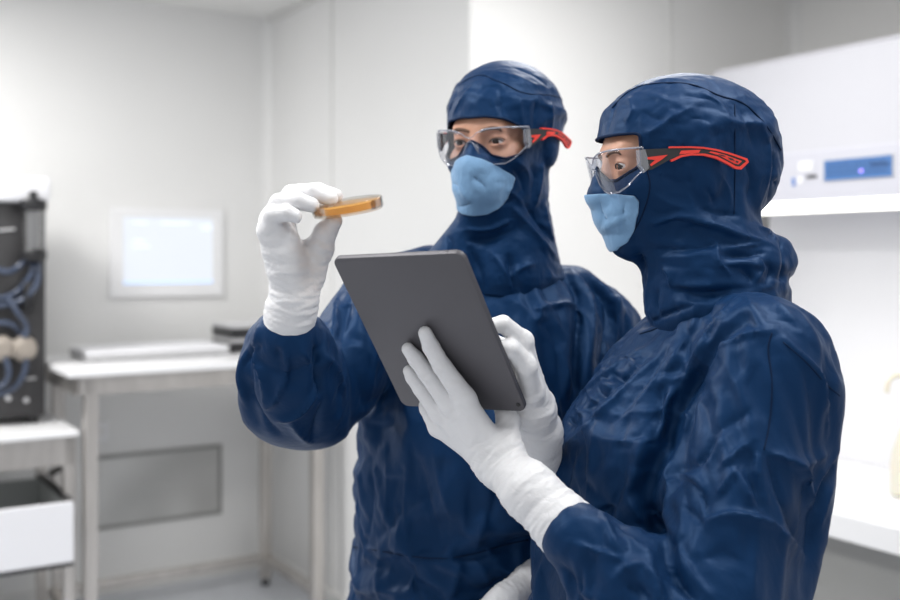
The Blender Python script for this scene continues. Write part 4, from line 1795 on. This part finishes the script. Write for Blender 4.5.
glove(pB, gloveB, lo, hi, dispB, [(p_, a_, 3.0, 0) for p_, a_ in (
    ([(480, 478), (500, 457), (520, 446)], -1.6), ([(486, 487), (508, 465), (526, 453)], 1.5), ([(492, 493), (516, 471), (533, 459)], -1.5), ([(472, 458), (491, 447), (508, 436)], 1.2), ([(466, 450), (486, 440), (500, 430)], -1.2),
    ([(478, 468), (497, 452), (515, 440)], 1.2), ([(505, 500), (528, 478), (545, 470)], 1.2), ([(520, 522), (542, 500), (560, 488)], -1.2), ([(530, 535), (555, 515), (572, 500)], 1.0),
    ([(434, 366), (442, 365), (451, 361)], -1.1), ([(437, 370), (445, 368), (453, 365)], 1.1), ([(441, 384), (450, 382), (460, 379)], -1.0), ([(444, 390), (453, 388), (463, 385)], 1.0), ([(447, 396), (458, 395), (468, 391)], -1.0),
    ([(411, 361), (415, 359), (420, 355)], -1.0), ([(420, 378), (427, 375), (434, 369)], -1.1), ([(423, 382), (431, 378), (437, 373)], 1.1), ([(415, 386), (420, 384), (425, 379)], -1.0),
    ([(430, 400), (442, 398), (454, 394)], 1.0), ([(436, 410), (452, 404), (470, 400)], -1.0), ([(446, 424), (465, 412), (484, 408)], 1.0), ([(440, 418), (458, 408), (476, 404)], -.8))])

# far glove behind the tablet
fw = on_tab(533, 408, -.050)
fi = [on_tab(523, 341, -.050), on_tab(503, 324, -.040), on_tab(484, 328, -.022), on_tab(472, 338, -.016)]
fm = [on_tab(516, 352, -.056), on_tab(494, 343, -.046), on_tab(478, 352, -.026), on_tab(468, 360, -.018)]
fr_ = [on_tab(512, 366, -.060), on_tab(488, 360, -.050), on_tab(474, 370, -.030), on_tab(466, 378, -.018)]
fl_ = [on_tab(510, 380, -.062), on_tab(488, 376, -.052), on_tab(478, 386, -.034), on_tab(472, 392, -.020)]
ft = [on_tab(530, 392, -.036), on_tab(526, 366, -.028), on_tab(510, 349, -.021), on_tab(496, 346, -.016)]
cuffF = W(540, 468, fw[1] + .08)


def gloveF(P):
    d = None
    for fg in (fi, fm, fr_, fl_):
        c = chain(P, fg, [.0125, .0108, .0095, .008], .003)
        d = c if d is None else smin(d, c, .003)
    pm = None
    for fg in (fi, fm, fr_, fl_):
        c = cone(P, fg[0], fw, .0135, .021)
        pm = c if pm is None else smin(pm, c, .016)
    d = smin(d, pm, .006)
    d = smin(d, chain(P, [fw] + ft, [.018, .017, .0135, .0115, .009], .006), .007)
    d = smin(d, chain(P, [fw, W(539, 432, fw[1] + .035), cuffF], [.025, .028, .033], .02), .016)
    return d


lo, hi = hand_box(fi + fm + fr_ + fl_ + ft + [fw, cuffF])


def dispF(V):
    return creases(V, cuffF, W(525, 360, 1.33), .0011, 90, 9, .07, .2, .1, .9) + .0006 * nz(V, 40)


glove(pB, gloveF, lo, hi, dispF, [(p_, a_, 3.2, 0) for p_, a_ in (
    ([(512, 408), (535, 410), (556, 402)], -1.8), ([(513, 416), (536, 419), (558, 410)], 1.6), ([(514, 425), (538, 428), (560, 418)], -1.6), ([(520, 436), (542, 440), (562, 430)], 1.4), ([(528, 450), (546, 452), (562, 444)], -1.4), ([(508, 352), (518, 357), (524, 368)], -2.0), ([(520, 340), (530, 352), (538, 366)], 1.0))])


def boots(person, spots, yaw):
    for x, y in spots:
        c, s = math.cos(yaw), math.sin(yaw)
        f_ = V3(c, s, 0)

        def bf(P, x=x, y=y):
            o = V3(x, y, 0)
            d = chain(P, [o + V3(0, 0, .16), o + V3(0, 0, .05)], [.06, .05], .02)
            d = smin(d, chain(P, [o + V3(0, 0, .045) - f_ * .03, o + V3(0, 0, .042) + f_ * .10, o + V3(0, 0, .034) + f_ * .16], [.045, .044, .034], .02), .03)
            return smax(d, -P[:, 2] + .001, .004)
        solid('boot', bf, (x - .24, y - .24, -.02), (x + .24, y + .24, .26), .009, M['boot'], person)


boots(pB, ((.295, 1.38), (.315, 1.58)), math.pi + .12)

# ---------------------------------------------------------------- rear person (three-quarter view)
YA = 1.75
HA = Head(W(503, 141, YA), (-.50, -.86, -.09), (0.02, 0, 1))
pA = empty('person', (W(496, 400, 1.78)[0], 1.78, 0), 'person in dark blue hooded coverall lifting a petri dish in a white gloved hand', 'person')


def hoodA0(P):
    p = HA.loc(P)
    d = ell(p, (0, -.014, .036), (.094, .114, .099))
    d = smin(d, ell(p, (0, .026, -.045), (.070, .074, .085)), .03)
    d = smin(d, head_sdf(p) - .0055, .012)
    d = smin(d, ell(p, (0, .088, -.068), (.038, .036, .047)), .022)
    d = smin(d, cone(P, W(474, 218, 1.70), W(452, 262, 1.715), .022, .042), .03)
    d = smin(d, ell(p, (0, .074, -.102), (.026, .018, .018)), .02)
    d = smin(d, cone(P, W(506, 195, YA + .01), W(503, 272, YA + .02), .068, .100), .035)
    return d


hoodA = with_folds(hoodA0, [([(460, 232), (485, 240), (515, 232), (535, 215)], -.006, .012), ([(509, 250), (512, 277), (516, 298)], -.006, .010)])
FOLDS_HA = [
    ([(512, 207), (528, 226), (558, 261)], 7, 8, 0), ([(520, 200), (538, 222), (560, 250)], -6, 7, 0), ([(466, 229), (490, 228), (510, 220)], 6, 7, -1), ([(470, 240), (490, 240), (508, 232)], -5, 7, 0), ([(509, 254), (512, 277), (516, 298)], -6, 7, 0), ([(535, 263), (522, 268), (512, 276)], 5, 6, 0), ([(491, 251), (505, 272), (514, 293)], 5, 7, 0),
    ([(472, 252), (480, 270), (486, 295)], -5, 7, 0), ([(462, 250), (468, 268), (476, 290)], 4, 7, 0), ([(545, 205), (548, 225), (556, 245)], 4, 7, 0), ([(446, 236), (452, 246), (450, 262)], -4, 6, 0),
    ([(530, 165), (536, 178), (532, 195)], -4, 6, 0), ([(543, 165), (540, 185), (536, 205)], 4, 6, 0), ([(508, 190), (520, 200), (530, 215)], 4, 6, 0), ([(515, 160), (525, 168), (530, 180)], 3, 5, 0), ([(500, 205), (512, 200), (522, 190)], -3, 6, 0), ([(512, 168), (520, 178), (524, 192)], -3, 5, 0),
    ([(500, 88), (501, 104), (500, 122)], -2.5, 5, 0), ([(520, 100), (521, 115), (524, 128)], 2.5, 5, 0), ([(536, 100), (535, 115), (533, 130)], -3, 5, 0), ([(551, 102), (552, 118), (550, 134)], 3, 5, 0), ([(470, 88), (460, 102), (452, 118)], 3, 6, 0), ([(490, 95), (496, 110), (500, 124)], 2, 6, 0), ([(457, 92), (450, 108), (446, 122)], -2.5, 5, 0),
    ([(500, 72), (520, 78), (538, 86)], 2, 6, 0), ([(515, 68), (535, 76), (552, 90)], -2, 6, 0),
    ([(449, 186), (456, 184), (460, 190)], -3, 4, 0), ([(473, 177), (480, 182), (486, 188)], -3, 3.5, 0), ([(459, 182), (466, 195), (474, 202)], 2.5, 4, 0), ([(461, 207), (468, 204), (474, 200)], -2.5, 3.5, 0), ([(470, 168), (472, 180), (478, 192)], 2, 4, 0)]


def pinHA(V, p):
    w = np.full(len(V), .06)
    w = np.where((p[:, 1] > .03) & (p[:, 2] < .05), .7, w)
    w = np.where((np.abs(p[:, 2] + .005) < .03) & (p[:, 1] > -.10), np.maximum(w, .5), w)
    w = np.where(V[:, 2] < zat(285, YA), 1, w)
    return w


OPEN_A = [(0, .037), (.02, .0375), (.045, .033), (.068, .022), (.086, .006), (.084, -.008), (.068, -.024), (.045, -.030), (.026, -.024), (.013, -.008), (0, .000)]
MASK_A = [(0, -.024), (.014, -.030), (.042, -.048), (.059, -.060), (.055, -.075), (.047, -.091), (.033, -.108), (.016, -.117), (0, -.119)]
hood, hV, hF = make_hood(pA, HA, hoodA, HA.o + V3(-.18, -.2, -.26), HA.o + V3(.18, .2, .17), OPEN_A, MASK_A, pinHA, 4, FOLDS_HA)
seam_px('crown_seam', hV, hF, [(455, 88), (468, 79), (482, 75), (494, 80), (505, 84), (518, 91), (530, 94), (548, 95), (561, 98)], .0018, hood)
bust(pA, HA, W(501, 300, YA + .02))
make_eyes(pA, HA, tuple(W(350, 204, 1.42) - HA.o))


def torsoA(P):
    rows = []
    for y, a, b, hb in ((800, 340, 640, .16), (600, 346, 640, .16), (430, 354, 640, .155), (360, 368, 630, .15), (320, 388, 616, .135), (285, 425, 585, .11), (262, 452, 552, .085)):
        Y0 = 1.79
        xa, xb = (a - CX) * Y0 / FPX, (b - CX) * Y0 / FPX
        rows.append((zat(y, Y0), (xa + xb) / 2, Y0, (xb - xa) / 2, hb, 0.0))
    return loft(P, rows)


CA = W(287, 338, 1.46)


def coverA0(P):
    d = torsoA(P)
    d = smin(d, chain(P, [W(430, 282, 1.77), W(388, 300, 1.75)], [.062, .072], .03), .04)
    arm = chain(P, [W(388, 302, 1.75), W(318, 382, 1.62)], [.070, .070], .02)
    arm = smin(arm, chain(P, [W(300, 382, 1.60), W(289, 358, 1.52), CA], [.072, .068, .045], .03), .02)
    arm = smin(arm, ell(P, W(288, 378, 1.57), (.070, .075, .066)), .03)
    d = smin(d, arm, .018)
    d = smin(d, chain(P, [W(570, 300, 1.80), W(604, 328, 1.81), W(602, 500, 1.80), W(535, 587, 1.66)], [.06, .062, .064, .045], .03), .025)
    return smin(d, legs(P, .09, 1.79, .70, .11, 0), .05)


coverA = with_folds(coverA0, [([(345, 300), (350, 340), (358, 380), (352, 415)], -.014, .013), ([(577, 305), (580, 337), (572, 397)], -.012, .012)])
FOLDS_A = [
    ([(259, 325), (256, 354), (262, 373), (265, 405)], 7, 9, 1), ([(276, 348), (278, 357), (279, 366)], -5, 6, 0), ([(286, 350), (287, 372), (278, 398), (266, 408)], 6, 8, -1),
    ([(318, 385), (301, 410), (277, 420)], 7, 9, 1), ([(316, 345), (318, 368), (321, 400)], -8, 9, 0), ([(324, 356), (333, 368), (344, 393)], 7, 9, 0), ([(338, 297), (333, 330), (321, 356)], 6, 9, -1),
    ([(262, 345), (250, 355), (242, 368)], -5, 8, 0), ([(246, 350), (240, 375), (246, 405)], 5, 8, 0), ([(254, 395), (264, 420), (282, 436)], -5, 9, 0), ([(290, 420), (300, 432), (310, 443)], 6, 8, 0), ([(326, 400), (318, 420), (312, 440)], -6, 9, 0), ([(338, 395), (338, 410), (334, 428)], 5, 8, 0),
    ([(300, 350), (306, 358), (312, 372)], 5, 7, 0), ([(352, 290), (346, 315), (340, 345)], -5, 9, 0), ([(370, 258), (364, 275), (352, 292)], 5, 9, 0), ([(392, 250), (388, 262), (375, 275)], -3, 8, 0),
    ([(537, 310), (560, 305), (579, 305)], 5, 7, 1), ([(537, 308), (541, 315), (536, 322)], 4, 5, 0), ([(565, 275), (577, 293), (580, 317), (578, 345), (572, 397)], -9, 10, 0), ([(572, 270), (588, 295), (592, 330), (585, 380)], 6, 11, 0),
    ([(582, 277), (603, 300), (614, 322)], -5, 8, 0), ([(592, 276), (612, 296), (622, 312)], 4, 9, 0), ([(614, 290), (617, 312), (614, 345)], 6, 9, 0), ([(608, 300), (607, 330), (600, 370)], -6, 9, 0), ([(625, 312), (627, 330), (622, 345)], -4, 7, 0),
    ([(557, 345), (567, 370), (570, 402)], 5, 9, 0), ([(545, 325), (556, 345), (560, 375), (562, 405)], -4, 9, 0), ([(515, 300), (530, 315), (545, 340)], 3, 9, 0),
    ([(408, 440), (408, 467), (406, 510), (408, 553)], 4, 11, 0), ([(420, 463), (430, 510), (443, 547)], -4, 11, 0), ([(487, 510), (482, 530), (473, 553)], 5, 8, 0), ([(460, 563), (456, 580), (450, 600)], 5, 8, 0), ([(476, 563), (484, 572), (488, 584)], 4, 8, 0),
    ([(385, 440), (388, 480), (384, 530)], 3, 11, 0), ([(370, 450), (372, 500), (366, 548)], -3, 10, 0), ([(412, 562), (414, 580), (420, 600)], -4, 9, 0), ([(380, 556), (377, 578), (380, 600)], 4, 9, 0), ([(500, 480), (495, 500), (488, 520)], -4, 9, 0), ([(435, 440), (440, 480), (455, 530)], 3, 11, 0),
    ([(348, 549), (383, 554), (410, 559), (450, 560), (473, 557), (507, 545), (528, 542)], -4, 5, 0), ([(372, 290), (376, 330), (372, 380), (366, 430)], 4, 10, 0)]


def pinCA(V):
    w = np.full(len(V), .03)
    w = np.where(V[:, 2] < .78, 1, w)
    w = np.where(np.linalg.norm(V - CA, axis=1) < .05, .8, w)
    w = np.where(np.linalg.norm(V - W(535, 587, 1.66), axis=1) < .05, .8, w)
    w = np.where(V[:, 2] > zat(275, YA), .6, w)
    return w


cov, cV, cF = make_coverall(pA, coverA, (-.42, 1.40, .0), (.42, 2.0, 1.50), pinCA, FOLDS_A, 9)
seam_px('waist_seam', cV, cF, [(350, 546), (380, 551), (415, 557), (450, 558), (480, 552), (505, 545), (528, 540)], .0022, cov)
seam_px('collar_seam', cV, cF, [(437, 262), (455, 280), (480, 290), (515, 292), (545, 282), (560, 264)], .0018, cov)

# raised glove with the dish
aw = W(294, 299, 1.435)
al = [W(268, 231, 1.398), W(272, 215, 1.388), W(286, 213, 1.383), W(295, 216, 1.384)]
ar = [W(271, 219, 1.41), W(279, 203, 1.40), W(298, 201, 1.395), W(312, 205, 1.396)]
am = [W(277, 211, 1.43), W(292, 194, 1.42), W(312, 192, 1.414), W(331, 199, 1.412)]
ai = [W(284, 212, 1.45), W(299, 193, 1.445), W(318, 191, 1.438), W(336, 196, 1.434)]
at = [W(307, 276, 1.45), W(319, 248, 1.448), W(325, 233, 1.440), W(334, 221, 1.430)]
cuffA = W(286, 335, 1.452)


def gloveA(P):
    d = None
    for fg, k in ((al, .96), (ar, 1.02), (am, 1.02), (ai, 1.0)):
        c = chain(P, fg, [.0138 * k, .0124 * k, .0114 * k, .0098 * k], .003)
        d = c if d is None else smin(d, c, .003)
    pm = None
    for fg in (al, ar, am, ai):
        c = cone(P, fg[0], aw, .0135, .021)
        pm = c if pm is None else smin(pm, c, .016)
    d = smin(d, pm, .008)
    d = smin(d, chain(P, [aw] + at, [.020, .023, .019, .0148, .0118], .008), .016)
    d = smin(d, cone(P, W(288, 268, 1.415), W(284, 240, 1.41), .022, .02), .016)
    d = smin(d, chain(P, [aw, W(290, 315, 1.443), cuffA], [.026, .030, .0335], .02), .02)
    d = smax(d, (P - W(286, 338, 1.455)) @ (V3(-.10, .30, -.95) / 1.0), .003)
    return d


lo, hi = hand_box(al + ar + am + ai + at + [aw, cuffA])


def dispA(V):
    d = creases(V, W(287, 338, 1.455), W(300, 232, 1.42), .0012, 100, 13, .08, .2, .08, .93)
    return d + .0006 * nz(V, 40)


glove(pA, gloveA, lo, hi, dispA, [(p_, a_, 3.0, 0) for p_, a_ in (
    ([(262, 234), (268, 236), (277, 231)], -1.5), ([(262, 241), (278, 240), (292, 238)], 1.3), ([(264, 247), (276, 247), (288, 245)], -1.2), ([(264, 254), (280, 255), (296, 252)], 1.0),
    ([(297, 214), (299, 228), (297, 243)], 1.8), ([(303, 216), (304, 230), (306, 246)], -1.8), ([(290, 222), (293, 236), (291, 250)], -1.2), ([(317, 238), (324, 243), (331, 246)], -1.2), ([(315, 243), (322, 248), (330, 251)], 1.2), ([(312, 249), (320, 254), (328, 256)], -1.2),
    ([(268, 262), (290, 268), (324, 258)], -1.0), ([(272, 275), (290, 283), (318, 272)], 1.2), ([(274, 284), (296, 295), (317, 280)], -1.6), ([(273, 292), (292, 302), (315, 290)], 1.5), ([(270, 300), (290, 310), (314, 299)], -1.5), ([(267, 309), (288, 319), (313, 308)], 1.2), ([(266, 318), (286, 328), (310, 318)], -1.2))])
# rolled cuff rim
ax = V3(-.10, .30, -.95)
ax = ax / np.linalg.norm(ax)
e1 = np.cross(ax, V3(0, 1, 0)); e1 /= np.linalg.norm(e1)
e2 = np.cross(ax, e1)
cc = W(286, 336, 1.455)

# lowered glove at the waist
lw_ = W(508, 605, 1.58)
l_f = [[lw_ + V3(-.085 - .006 * i, -.03 + .018 * i, -.055 - .005 * i), lw_ + V3(-.115 - .004 * i, -.045 + .018 * i, -.085), lw_ + V3(-.12, -.04 + .016 * i, -.115), lw_ + V3(-.112, -.03 + .015 * i, -.135)] for i in range(4)]
l_t = [lw_ + V3(-.03, -.035, -.005), lw_ + V3(-.065, -.055, -.02), lw_ + V3(-.09, -.065, -.045), lw_ + V3(-.105, -.068, -.065)]


def gloveL(P):
    d = None
    for fg in l_f:
        c = chain(P, fg, [.0125, .0108, .0095, .0085], .003)
        d = c if d is None else smin(d, c, .003)
    pm = None
    for fg in l_f:
        c = cone(P, fg[0], lw_, .0135, .022)
        pm = c if pm is None else smin(pm, c, .016)
    d = smin(d, pm, .008)
    d = smin(d, chain(P, l_t, [.019, .015, .0115, .009], .006), .01)
    d = smin(d, chain(P, [lw_, W(543, 577, 1.645)], [.027, .04], .02), .02)
    return d


lo, hi = hand_box([q for fg in l_f for q in fg] + l_t + [lw_, W(543, 577, 1.645)])
glove(pA, gloveL, lo, hi, lambda V: creases(V, W(543, 577, 1.645), lw_ + V3(-.08, 0, -.05), .0011, 95, 21, .08, .2, .1, .9) + .0006 * nz(V, 40))
boots(pA, ((-.02, 1.79), (.20, 1.79)), -math.pi / 2)

# ---------------------------------------------------------------- glasses
make_glasses(HB, 'clear safety glasses with black and red arms on the person in profile')
make_glasses(HA, 'clear safety glasses with red arm ends on the person lifting the dish', 1.06, 0, (-.004, .92))

# ---------------------------------------------------------------- petri dish
dc = W(347.5, 206, 1.415)
nrm = Vector((-.150, -.155, .97)).normalized()
xa = Vector((1, 0, .155)).normalized()
ya = nrm.cross(xa).normalized()
xa = ya.cross(nrm)
t = empty('petri_dish', tuple(dc), 'clear petri dish of amber agar pinched between white gloved fingers', 'petri dish')
pm_ = frame((0, 0, 0), xa, ya, nrm)
R0 = .0475
bm = bmesh.new()
lathe(bm, [(0, -.0075), (R0 - .001, -.0075), (R0, -.0065), (R0, .0035), (R0 - .0014, .0035), (R0 - .0014, -.006), (0, -.006)], pm_ @ Matrix.Diagonal((1, 1, 1.25, 1)), 72)
obj('dish', bm, M['dish'], t, auto=True)
bm = bmesh.new()
lathe(bm, [(0, -.0042), (R0 - .0018, -.0042), (R0 - .0018, .0028), (R0 - .003, .0024), (0, .0022)], pm_ @ Matrix.Diagonal((1, 1, 1.25, 1)), 72)
obj('agar', bm, M['agar'], t, auto=True)
bm = bmesh.new()
R1 = R0 + .0018
lathe(bm, [(0, .0058), (R1 - .001, .0058), (R1, .0048), (R1, -.0050), (R1 - .0013, -.0050), (R1 - .0013, .0046), (0, .0046)], pm_ @ Matrix.Diagonal((1, 1, 1.25, 1)), 72)
obj('lid', bm, M['dish'], t, auto=True)

# ---------------------------------------------------------------- tablet
t = empty('tablet', tuple(TO), 'dark grey tablet computer held up with its plain back to the viewer', 'tablet')
tm = Matrix(TR.tolist()).to_4x4()


def rrect(w, h, r, n=8):
    out = []
    for cx_, cy_, a0 in ((w / 2 - r, h / 2 - r, 0), (-w / 2 + r, h / 2 - r, 90), (-w / 2 + r, -h / 2 + r, 180), (w / 2 - r, -h / 2 + r, 270)):
        for k in range(n + 1):
            a = math.radians(a0 + 90 * k / n)
            out.append((cx_ + r * math.cos(a), cy_ + r * math.sin(a)))
    return out


bm = bmesh.new()
prof = [(-TT / 2, .0022), (-TT / 2 + .0006, .0008), (-TT / 2 + .002, .0), (TT / 2 - .0006, .0), (TT / 2, .0006)]
rings = []
for y, inset in prof:
    rings.append([bm.verts.new(tm @ Vector((x, y, z))) for x, z in rrect(TW - 2 * inset, TH - 2 * inset, .011 - inset)])
for a, b in zip(rings, rings[1:]):
    for k in range(len(a)):
        bm.faces.new((a[k], a[(k + 1) % len(a)], b[(k + 1) % len(a)], b[k]))
bm.faces.new(rings[0])
bm.faces.new(rings[-1])
obj('back_shell', bm, M['tablet'], t, auto=True)
bm = bmesh.new()
v0 = [bm.verts.new(tm @ Vector((x, TT / 2 + .0002, z))) for x, z in rrect(TW - .003, TH - .003, .0095)]
v1 = [bm.verts.new(tm @ Vector((x, TT / 2 + .0009, z))) for x, z in rrect(TW - .004, TH - .004, .0095)]
bm.faces.new(v0)
bm.faces.new(v1)
for k in range(len(v0)):
    bm.faces.new((v0[k], v0[(k + 1) % len(v0)], v1[(k + 1) % len(v0)], v1[k]))
obj('screen', bm, M['screen_black'], t)
bm = bmesh.new()
lathe(bm, [(0, .0007), (.0026, .0007), (.0031, .0), (.0031, -.0005), (0, -.0005)], tm @ Matrix.Translation((TW / 2 - .0075, -TT / 2 - .0003, -TH / 2 + .0125)) @ frame((0, 0, 0), (1, 0, 0), (0, 0, 1), (0, -1, 0)), 20)
obj('camera_lens', bm, M['black'], t, auto=True)
bm = bmesh.new()
box(bm, (TW / 2 - .034, -.0014, TH / 2 - .0004), (TW / 2 - .020, .0014, TH / 2 + .0006), tm, .0003)
obj('power_button', bm, M['tablet_edge'], t)
for z in (-.060, -.074):
    bm = bmesh.new()
    box(bm, (TW / 2 - .0004, -.0014, z - .005), (TW / 2 + .0006, .0014, z + .005), tm, .0003)
    obj('volume_button', bm, M['tablet_edge'], t)


# ------------------------------------------------------------------ view
scene.view_settings.view_transform = 'Standard'
scene.view_settings.look = 'None'
scene.view_settings.exposure = 0.0
scene.view_settings.gamma = 1
scene.view_settings.use_curve_mapping = False
scene.cycles.use_denoising = True
scene.cycles.transparent_max_bounces = 40
scene.cycles.max_bounces = 16
